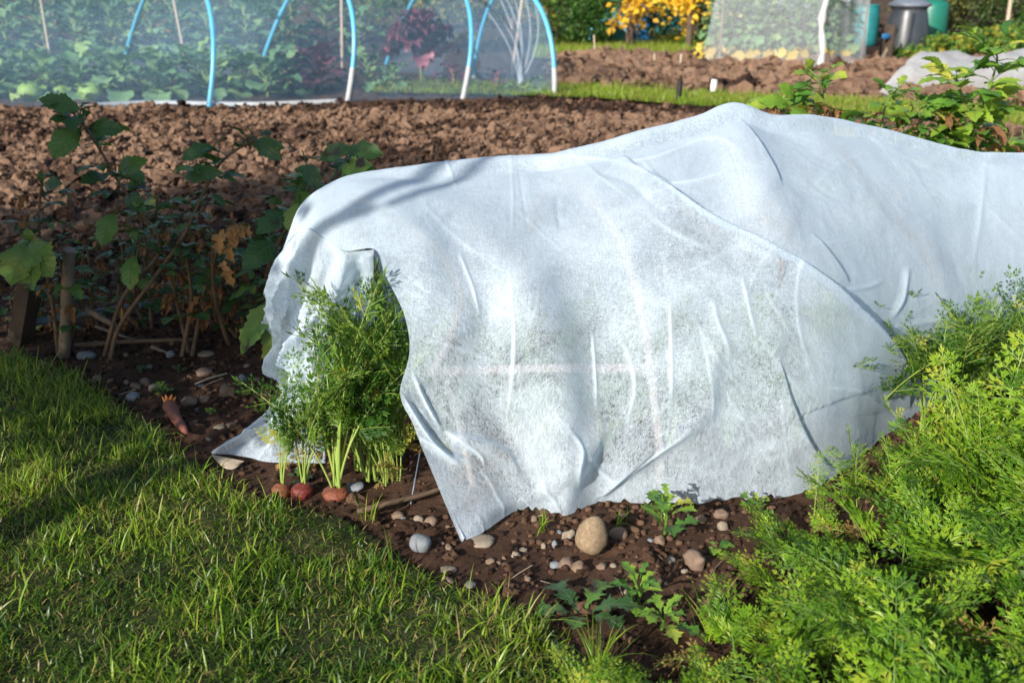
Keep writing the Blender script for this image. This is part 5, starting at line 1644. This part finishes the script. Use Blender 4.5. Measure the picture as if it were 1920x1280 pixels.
# ------------------------------------------------------------------ netted cage with sprouts
cg = empty('netting_cage', G(1470, 128), 'tall white net cage full of sprout plants behind the far bed', 'netting cage')
o0 = np.array(cg.location)
a, b_, c_ = G(1318, 124), G(1534, 132), G(1632, 130)
c_ = c_ + np.array([0.0, 0.25, 0]); d_ = a + np.array([0.5, 2.0, 0]); e_ = c_ + np.array([-0.1, 1.9, 0])
Hc = 1.75
def wall(p, q, ht, nx_, inset0, inset1, amp, seed, cx=0.0):
    u = np.linspace(0, 1, nx_); v = np.linspace(0, 1, 26)
    S_ = p[None, None] * (1 - u)[:, None, None] + q[None, None] * u[:, None, None] + np.zeros((1, 26, 1))
    S_[..., 2] = v[None] * ht
    S_[..., 0] += (inset0 * (1 - u)[:, None] + inset1 * u[:, None]) * (v[None] ** 0.8)
    dd = fbm(S_.reshape(-1, 3) * np.array([1, 1, .5]), 2.2, 3, seed).reshape(S_.shape[:2])
    rdg = (1 - np.abs(fbm(S_.reshape(-1, 3), 1.5, 2, seed + 3)).reshape(S_.shape[:2])) ** 5
    nrm = np.array([-(q - p)[1], (q - p)[0], 0]); nrm /= np.linalg.norm(nrm)
    e = np.sin(u * math.pi)[:, None] ** 0.4
    S_ += nrm * ((dd * amp + rdg * amp * 1.4) * e)[..., None]
    S_[:, 0, 2] = 0.0
    return S_
g = Geo()
for (p, q, i0, i1, sd) in [(a, b_, 0.25, 0.0, 1), (b_, c_, 0.0, -0.05, 2), (a, d_, 0.25, 0.0, 3), (c_, e_, -0.05, 0, 4), (d_, e_, 0, 0, 5)]:
    S_ = wall(p, q, Hc, 40, i0, i1, 0.05, 400 + sd)
    g.add((S_ - o0).reshape(-1, 3), grid_faces(*S_.shape[:2]))
u, v = np.meshgrid(np.linspace(0, 1, 20), np.linspace(0, 1, 20), indexing='ij')
A4, B4, C4, D4 = a + [0.25, 0, 0], c_ + [-0.05, 0, 0], e_, d_
R_ = (A4[None, None] * ((1 - u) * (1 - v))[..., None] + B4[None, None] * (u * (1 - v))[..., None] + C4[None, None] * (u * v)[..., None] + D4[None, None] * ((1 - u) * v)[..., None])
R_[..., 2] = Hc - 0.08 * np.sin(u * math.pi) * np.sin(v * math.pi)
g.add((R_ - o0).reshape(-1, 3), grid_faces(20, 20))
g.obj('net_cover', M['net_white'], cg)
g = Geo()
tube(g, np.array([b_ - o0 + np.array([0.03 * math.sin(z * 7), -0.03, z]) for z in np.linspace(0, Hc, 16)]), [0.045 + 0.015 * math.sin(i * 2.3) for i in range(16)], 7)
tube(g, [b_ - o0 + np.array([0.1, -0.02, 1.02]), b_ - o0 + np.array([0.33, 0.03, 0.92]), (b_ * 0.35 + c_ * 0.65) - o0 + np.array([-.1, -.02, 0.95]), c_ - o0 + np.array([-.1, -.04, 1.35])], 0.022, 5)
g.obj('folded_seam', M['net_seam'], cg)
for p in (a + [0.25, .03, 0], b_ + [0, .05, 0], c_ + [-.05, .03, 0], d_, e_):
    g = Geo(); tube(g, [p - o0 + [0, 0, 0], p - o0 + [0, 0, Hc]], 0.018, 6); g.obj('pole', M['wood'], cg)
rs3 = np.random.RandomState(77)
for i, f in enumerate(np.linspace(0.10, 0.92, 11)):
    for r_ in range(2):
        p = a * (1 - f) + c_ * f + np.array([0.05, 0.45 + 0.6 * r_, 0])
        brassica(p[0], p[1], rs3.uniform(1.1, 1.3) + 0.1 * r_, 0.33, 34, 'brassica', 'tall sprout plant with drooping leaves inside the white net cage', 'sprout plant', 'sprout_plant', group='sprout plants in the net cage', stem=0.12, el=(-0.6, 0.9), leafl=0.32, low=0.24)

# ------------------------------------------------------------------ compost bins, barrels, posts
def lathe(g, prof, n=40, sq=0.0):
    prof = np.array(prof, float)
    a = np.arange(n) * 2 * math.pi / n
    V = np.concatenate([np.stack([r * np.cos(a), r * np.sin(a), np.full(n, z)], -1) for r, z in prof])
    m = len(prof)
    i, j = np.meshgrid(np.arange(m - 1), np.arange(n), indexing='ij')
    F = np.stack([i * n + j, i * n + (j + 1) % n, (i + 1) * n + (j + 1) % n, (i + 1) * n + j], -1).reshape(-1, 4)
    g.add(V, F)
p = G(1694, 106)
cb = empty('compost_bin', (p[0], p[1], 0), 'grey plastic compost bin with a pointed lid beside the net cage', 'compost bin')
g = Geo()
prof = [(0.40, 0.0), (0.405, 0.03), (0.392, 0.05)]
for z in np.linspace(0.06, 0.70, 26):
    prof.append((0.392 - 0.115 * (z / 0.7) ** 1.5 + (0.004 if int(z * 40) % 2 else 0), z))
prof += [(0.30, 0.72), (0.30, 0.76), (0.27, 0.765)]
prof = [(r * 1.0, z * 1.08) for r, z in prof]
lathe(g, prof, 48); g.obj('body', M['grey_plastic'], cb)
g = Geo(); lathe(g, [(0.30, 0.79), (0.335, 0.80), (0.345, 0.83), (0.33, 0.85), (0.22, 0.90), (0.10, 0.945), (0.05, 0.965), (0.045, 0.99), (0.03, 1.0), (0.001, 1.0)], 48); g.obj('lid', M['lid_plastic'], cb)
g = Geo(); box(g, (0.0, -0.40, 0.13), (0.26, 0.03, 0.20)); g.obj('hatch', M['grey_plastic'], cb)
p = G(1740, 98)
gb = empty('compost_bin', (p[0] + 0.05, p[1] + 0.25, 0), 'dark green plastic bin partly hidden behind the grey compost bin', 'compost bin')
g = Geo(); lathe(g, [(0.30, 0), (0.31, 0.03), (0.315, 0.5), (0.31, 0.74), (0.30, 0.80), (0.26, 0.85), (0.15, 0.885), (0.001, 0.895)], 40); g.obj('body', M['green_plastic'], gb)
g = Geo(); tube(g, [(-0.30, -0.10, z) for z in (0.05, 0.4, 0.78)], 0.035, 8); g.obj('side_panel', M['lid_plastic'], gb)
# leaning board and bag right of the cage
p = G(1648, 122)
e = empty('leaning_board', (p[0], p[1], 0), 'dark board leaning between the net cage and the grey bin', 'board')
g = Geo(); box(g, (0.12, 0.1, 0.28), (0.06, 0.30, 0.60), 0.2); g.obj('board', M['wood_dark'], e)
g = Geo(); tube(g, [(0.0, 0, 0), (0.14, 0.05, 0.28), (0.24, 0.1, 0.52)], 0.03, 4); g.obj('batten', M['wood'], e)
g = Geo(); box(g, (0.03, -0.06, 0.42), (0.12, 0.02, 0.07), 0.1); g.obj('plastic_scrap', M['blue_plastic'], e)

post('marker_post', G(1271, 198), G(1271, 198) + np.array([0.012, 0, 0.245]), 0.027, 'black', 'short black post standing at the edge of the grass path', 'marker post', 12)
e = post('marker_post', G(1336, 183), G(1336, 183) + np.array([0.01, 0, 0.19]), 0.035, 'white', 'short white post standing on the far side of the grass path', 'marker post', 12)
post('garden_cane', G(1228, 130), G(1228, 130) + np.array([-0.02, 0, 0.22]), 0.016, 'wood_pale', 'pale peg standing in the far dug bed left of the net cage', 'cane', 5)
post('garden_cane', G(1275, 128), G(1275, 128) + np.array([0.01, 0, 0.20]), 0.02, 'wood_pale', 'light peg in the far bed nearest the net cage', 'cane', 5)
post('garden_cane', G(1116, 108), G(1116, 108) + np.array([-0.03, 0, 0.36]), 0.016, 'wood_pale', 'thin pale peg standing on the far grass verge', 'cane', 5)
def vpost(px, pyb, r, hz, mat, label, lean=0.0, Yo=0.0, n=8):
    b_ = G(px, pyb) + np.array([0, Yo, 0])
    return post('wooden_post', b_, b_ + np.array([lean, 0, hz]), r, mat, label, 'post', n)
vpost(1180, 90, 0.07, 1.9, 'bark', 'brown rough post in front of the blue barrels')
vpost(1291, 96, 0.06, 1.6, 'bark', 'brown trunk-like post among the yellow leaves')
vpost(1125, 78, 0.045, 1.9, 'wood', 'slender grey post behind the left-hand shrub', Yo=1.0)
vpost(1168, 72, 0.045, 1.9, 'wood', 'pale grey post in front of the teal shed', Yo=1.0)
vpost(1085, 70, 0.05, 1.9, 'wood_pale', 'yellowish post at the left side of the teal shed', Yo=1.0)
vpost(1885, 70, 0.075, 1.05, 'wood_pale', 'thick pale post leaning slightly at upper right', 0.12)
vpost(1908, 80, 0.06, 1.6, 'wood', 'reddish-grey leaning post at the upper right corner', 0.25)
vpost(1820, 80, 0.045, 1.5, 'wood', 'grey pole standing in the hedge right of the green bin', 0.12)
vpost(1795, 60, 0.045, 1.5, 'wood', 'grey pole slanting in front of the hedge', 0.22)
vpost(1768, 92, 0.04, 0.35, 'wood', 'low grey peg beside the dark green bin', 0.02)
vpost(1882, 100, 0.035, 0.9, 'wood_pale', 'thin yellowish cane before the thick pale post', -0.03)
def barrel(px, py, r, h, mat, label, Yo=0.0):
    b_ = G(px, py) + np.array([0, Yo, 0])
    e = empty('water_butt', (b_[0], b_[1], 0), label, 'water butt')
    g = Geo()
    pr = [(r * 0.9, 0), (r * 0.93, 0.02)] + [(r * (0.93 + 0.09 * math.sin(f * math.pi)) * (1.02 if i in (5, 11) else 1), h * (0.03 + 0.92 * f)) for i, f in enumerate(np.linspace(0, 1, 17))] + [(r * 0.9, h * 0.97)]
    lathe(g, pr, 32); g.obj('body', M[mat], e)
    g = Geo(); lathe(g, [(r * 0.95, h * 0.97), (r * 0.97, h), (r * 0.9, h * 1.02), (0.001, h * 1.03)], 32); g.obj('lid', M[mat], e)
barrel(1200, 84, 0.30, 0.75, 'blue_plastic', 'blue water butt between the brown posts')
barrel(1150, 86, 0.26, 0.50, 'teal', 'low teal tub left of the blue water butt')
barrel(1270, 70, 0.50, 0.95, 'teal', 'teal water butt behind the yellow leaves', 1.0)
barrel(1318, 72, 0.42, 0.85, 'teal', 'teal water butt close to the left side of the net cage', 1.2)
barrel(1645, 90, 0.25, 0.75, 'teal', 'teal water butt just visible between cage and grey bin', 0.8)
# a garden hose hoop by the barrels
g = Geo(); b_ = G(1140, 92)
tube(g, [b_ + np.array([0.35 * math.cos(t) , 0.05, 0.22 + 0.30 * math.sin(t)]) for t in np.linspace(0.3, 3.3, 22)], 0.02, 6)
tag(g.obj('garden_hose', M['blue']), 'light blue hose curving over the low teal tub', 'hose')
# teal shed
b_ = G(1135, 40) 
sh = empty('garden_shed', (2.6, 25.5, 0), 'teal painted shed behind the shrubs at the top', 'shed')
g = Geo()
for i in range(18): box(g, (-1.3 + i * 0.15, 0, 1.0), (0.14, 0.04, 2.0))
for i in range(10): box(g, (1.4, 0.10 + i * 0.15, 1.0), (0.04, 0.14, 2.0))
for i in range(10): box(g, (-1.4, 0.10 + i * 0.15, 1.0), (0.04, 0.14, 2.0))
for i in range(18): box(g, (-1.3 + i * 0.15, 1.6, 1.0), (0.14, 0.04, 2.0))
g.obj('wall', M['teal_paint'], sh)
g = Geo(); box(g, (0, 0.4, 2.15), (3.1, 1.15, 0.06)); box(g, (0, 1.35, 2.12), (3.1, 0.75, 0.06)); g.obj('roof', M['wood_dark'], sh)
g = Geo(); box(g, (0.6, -0.04, 0.95), (0.75, 0.05, 1.8)); d = g.obj('door', M['wood_dark'], sh)

# dark board fence behind everything
def fence(x0, x1, y, h, mat, label, board=0.15, gap=0.015):
    e = empty('board_fence', ((x0 + x1) / 2, y, 0), label, 'fence')
    g = Geo(); L = x1 - x0
    z = 0.1
    while z < h:
        box(g, (0, 0, z + board / 2), (L, 0.03, board), 0); z += board + gap
    g.obj('boards', M[mat], e, smooth=False)
    for x in np.arange(-L / 2, L / 2 + 0.1, 2.0):
        q = Geo(); box(q, (x, -0.06, h / 2 + 0.05), (0.09, 0.08, h + 0.1)); q.obj('post', M['wood'], e, smooth=False)
fence(6.5, 20.5, 21.5, 1.7, 'wood_dark', 'dark brown board fence behind the grey compost bin', 0.13, 0.05)
fence(-22, 6.2, 27.5, 1.9, 'wood_dark', 'long dark board fence closing off the plots at the back left')

# ------------------------------------------------------------------ shrubs and trees
M['shrub'] = leafmat('shrub_leaf', [(0.0, (0.015, 0.05, 0.012)), (0.5, (0.045, 0.12, 0.02)), (0.85, (0.12, 0.22, 0.03)), (1.0, (0.35, 0.30, 0.04))], 0.3, 0.5, 0.3)
M['shrub_autumn'] = leafmat('autumn_leaf', [(0.0, (0.10, 0.12, 0.02)), (0.35, (0.42, 0.26, 0.03)), (0.7, (0.80, 0.46, 0.03)), (1.0, (0.85, 0.60, 0.06))], 0.35, 0.5, 0.3)
M['shrub_olive'] = leafmat('olive_leaf', [(0.0, (0.03, 0.05, 0.015)), (0.5, (0.09, 0.12, 0.03)), (0.9, (0.26, 0.22, 0.05)), (1.0, (0.45, 0.22, 0.06))], 0.3, 0.5, 0.3)
def shrub(name, x, y, rx, h, n, leaf, mat, label, cat, rs, z0=0.1, gap=0.0, limbs=9, trunk_r=0.03, var_mu=0.5, trunk_h=0.0, group=None, elong=2.0):
    e = empty(name, (x, y, 0), label, cat, group)
    g = Geo()
    tips = []
    for i in range(limbs):
        a = i * 2.4 + rs.normal(0, 0.3); ff = rs.uniform(0.3, 1.0)
        th = trunk_h
        p0 = np.array([rs.normal(0, 0.03), rs.normal(0, 0.03), 0])
        p1 = np.array([0, 0, th + 0.05]) + rs.normal(0, 0.02, 3)
        p2 = np.array([rx * 0.45 * ff * math.cos(a), rx * 0.45 * ff * math.sin(a), th + (h - th) * 0.5])
        p3 = np.array([rx * 0.9 * ff * math.cos(a), rx * 0.9 * ff * math.sin(a), th + (h - th) * rs.uniform(0.6, 1.0)])
        ln = smooth_line([p0, p1, p2, p3], 5)
        tube(g, ln, np.linspace(trunk_r, trunk_r * 0.2, len(ln)), 6)
        tips += [p2, p3]
    g.obj('trunk', M['bark'], e)
    # leaves in clumps round the limbs
    nc = max(10, n // 60)
    cc = []
    while len(cc) < nc:
        q = rs.uniform(-1, 1, 3)
        r = np.linalg.norm(q)
        if r > 1 or r < 0.35: continue
        cc.append([q[0] * rx, q[1] * rx, z0 + (h - z0) * (q[2] * 0.5 + 0.5)])
    cc = np.array(cc + [list(t) for t in tips])
    which = rs.randint(0, len(cc), n)
    P_ = cc[which] + rs.normal(0, 1, (n, 3)) * np.array([rx, rx, (h - z0) * 0.5]) * 0.17
    P_[:, 2] = np.maximum(P_[:, 2], 0.03)
    nrm = rs.normal(0, 1, (n, 3)) + np.array([0, 0, 0.5]); nrm /= np.linalg.norm(nrm, axis=1)[:, None]
    t = np.cross(nrm, rs.normal(0, 1, (n, 3))); t /= np.linalg.norm(t, axis=1)[:, None]
    s = np.cross(nrm, t)
    l = leaf * rs.uniform(0.6, 1.3, n)[:, None]; w = l / elong
    V = np.stack([P_, P_ + t * l * .45 + s * w / 2 + nrm * l * .06, P_ + t * l - nrm * l * .1, P_ + t * l * .45 - s * w / 2 + nrm * l * .06], 1).reshape(-1, 3)
    F = np.arange(n * 4).reshape(-1, 4)
    cv = rs.normal(0, 0.16, len(cc))
    var = np.clip(var_mu + cv[which] + rs.normal(0, 0.1, n), 0, 1)
    g = Geo(); g.add(V, F, None, np.repeat(var, 4))
    g.obj('crown', M[mat], e, smooth=False)
    return e
rt = np.random.RandomState(101)
# left of frame centre, beyond the far verge
shrub('shrub', 1.35, 19.6, 0.62, 1.0, 2600, 0.09, 'shrub', 'rounded dark green shrub just right of the blue-hooped tunnel', 'shrub', rt)
shrub('shrub', 0.9, 21.2, 0.9, 1.7, 2600, 0.09, 'shrub_olive', 'olive and yellowing shrub behind the dark green one', 'shrub', rt, var_mu=0.6)
shrub('young_tree', 3.45, 19.3, 0.85, 2.3, 2300, 0.13, 'shrub_autumn', 'young tree with large yellow and orange autumn leaves', 'tree', rt, 0.35, trunk_r=0.04, var_mu=0.72, elong=1.5)
shrub('young_tree', 2.15, 18.9, 0.35, 1.1, 260, 0.12, 'shrub_autumn', 'slim sapling with a few orange leaves before the blue water butt', 'tree', rt, 0.2, trunk_r=0.015, var_mu=0.65, elong=1.5)
shrub('shrub', 3.6, 20.4, 0.9, 1.3, 1800, 0.09, 'shrub_olive', 'greyish olive shrub under the yellow-leaved tree', 'shrub', rt)
shrub('shrub', 2.9, 22.0, 1.0, 1.6, 1800, 0.10, 'shrub', 'dark shrub at the back behind the water butts', 'shrub', rt)
for i, x in enumerate(np.arange(-14, 2, 1.5)):
    shrub('shrub', x + rt.normal(0, 0.2), 19.5 + rt.normal(0, 1.0), 1.0, rt.uniform(1.3, 2.0), 1500, 0.12, ['shrub', 'shrub_olive'][i % 2], 'dim leafy shrub seen through the blue tunnel net', 'shrub', rt, group='shrubs behind the hoop tunnel')
for i, x in enumerate(np.arange(-13, 0.5, 2.1)):
    b_ = np.array([x + rt.normal(0, 0.2), 15.0 + rt.normal(0, 0.8), 0])
    post('garden_cane', b_, b_ + np.array([rt.normal(0, 0.15), 0, 1.7]), 0.022, 'wood_pale', 'upright cane dimly seen through the tunnel net', 'cane', 6, group='canes behind the hoop tunnel')
for i, (x, y, r, h, m, lab) in enumerate([
    (8.1, 19.6, 0.8, 1.5, 'shrub_olive', 'mottled olive hedge bush right behind the dark green bin'),
    (9.3, 19.9, 0.9, 1.7, 'shrub', 'dark hedge bush in the middle of the upper right hedge'),
    (10.6, 19.8, 0.9, 1.7, 'shrub_olive', 'brownish hedge bush at the right end of the hedge'),
    (12.0, 20.0, 1.0, 1.8, 'shrub', 'hedge bush outside the right edge of the hedge'),
    ]):
    shrub('hedge_bush', x, y, r, h, 3000, 0.085, m, lab, 'hedge bush', rt, 0.05, var_mu=0.45)
for i, (px_, py_, r, h, lab) in enumerate([
    (1700, 118, 0.35, 0.22, 'low bright green weeds at the foot of the grey bin'),
    (1790, 112, 0.45, 0.40, 'bright yellow-green leafy plant right of the dark green bin'),
    (1850, 108, 0.50, 0.45, 'leafy green plant below the grey hedge poles'),
    (1915, 100, 0.50, 0.45, 'broad green plant at the right edge under the pale post'),
    (1310, 92, 0.35, 0.25, 'bright green plant at the left foot of the net cage'),
    (1960, 118, 0.6, 0.5, 'green plant beyond the low fleece tunnel')]):
    p = G(px_, py_)
    shrub('leafy_plant', p[0], p[1], r, h, 900, 0.10, 'shrub', lab, 'leafy plant', rt, 0.02, limbs=6, trunk_r=0.012, var_mu=0.78)

# low old fleece tunnel at the right
a0, a1 = G(1640, 186), G(1705, 130)
lt = []
for f, hz in [(0, 0.05), (0.06, 0.26), (0.18, 0.40), (0.38, 0.46), (0.6, 0.38), (0.8, 0.42), (1.0, 0.46), (1.25, 0.4)]:
    p_ = G(1640, 187) * (1 - f) + (G(1930, 176)) * f
    q_ = p_ + np.array([0.5, 1.1 * min(1, 0.35 + f * 4), 0])
    th = np.linspace(0, math.pi, 9)
    P_ = (p_ + q_)[None] / 2 + ((q_ - p_) / 2)[None] * (-np.cos(th))[:, None]
    P_[:, 2] = hz * np.sin(th) ** 0.8
    lt.append(P_)
LT = catmull(catmull(np.array(lt), 12, 0), 8, 1)
LT[..., 2] = np.maximum(LT[..., 2] + 0.03 * fbm(LT.reshape(-1, 3), 3.5, 3, 14).reshape(LT.shape[:2]), 0.004)
g = Geo(); g.add(LT.reshape(-1, 3), grid_faces(*LT.shape[:2]))
tag(g.obj('low_fleece_tunnel', M['fleece_old']), 'low dusty fleece tunnel lying on the ground at upper right', 'fleece cover')
for i in range(9):
    p = G(1700 + i * 34, 165) + np.array([0.3, 0.4, 0])
    brassica(p[0], p[1], 0.30, 0.22, 9, 'brassica', 'green crop plant faintly visible under the low dusty fleece', 'cabbage', group='crops under the low dusty fleece', el=(0.0, 1.0))

# ------------------------------------------------------------------ unseen shrubs and tree added off frame to cast the left-hand shade
shrub('shrub', -2.4, 1.4, 0.72, 2.2, 9500, 0.08, 'shrub', 'unseen leafy shrub added left of the frame to shade the bed', 'shrub', rt, 0.75, trunk_r=0.03)
shrub('shrub', -4.0, 1.75, 0.95, 2.5, 9000, 0.09, 'shrub', 'larger unseen shrub added further left to shade the dug clods', 'shrub', rt, 0.75, trunk_r=0.03)
e = empty('young_tree', (-2.55, 0.08, 0), 'unseen bare tree added off frame to throw shadow bands on the fleece', 'tree')
g = Geo()
tube(g, smooth_line([(0, 0, 0), (0.02, 0, 0.8), (0.3, 0.2, 1.4), (0.75, 0.5, 1.55), (0.95, 0.6, 1.58)], 6), np.linspace(0.05, 0.02, 25), 9)
tube(g, smooth_line([(0, 0, 0.9), (-0.1, 0, 1.6), (-0.1, 0.1, 2.4)], 6), np.linspace(0.035, 0.012, 13), 8)
g.obj('trunk', M['bark'], e)
g = Geo()  # shoots added to throw the two soft bands across the fleece
tube(g, smooth_line([(0.86, 0.56, 1.56), (0.90, 0.58, 1.72), (0.92, 0.58, 1.95)], 6), [0.024] * 13, 8)
tube(g, smooth_line([(1.0, 0.62, 1.58), (1.04, 0.62, 1.75), (1.08, 0.63, 1.95)], 6), [0.016] * 13, 8)
g.obj('shadow_shoot', M['bark'], e)
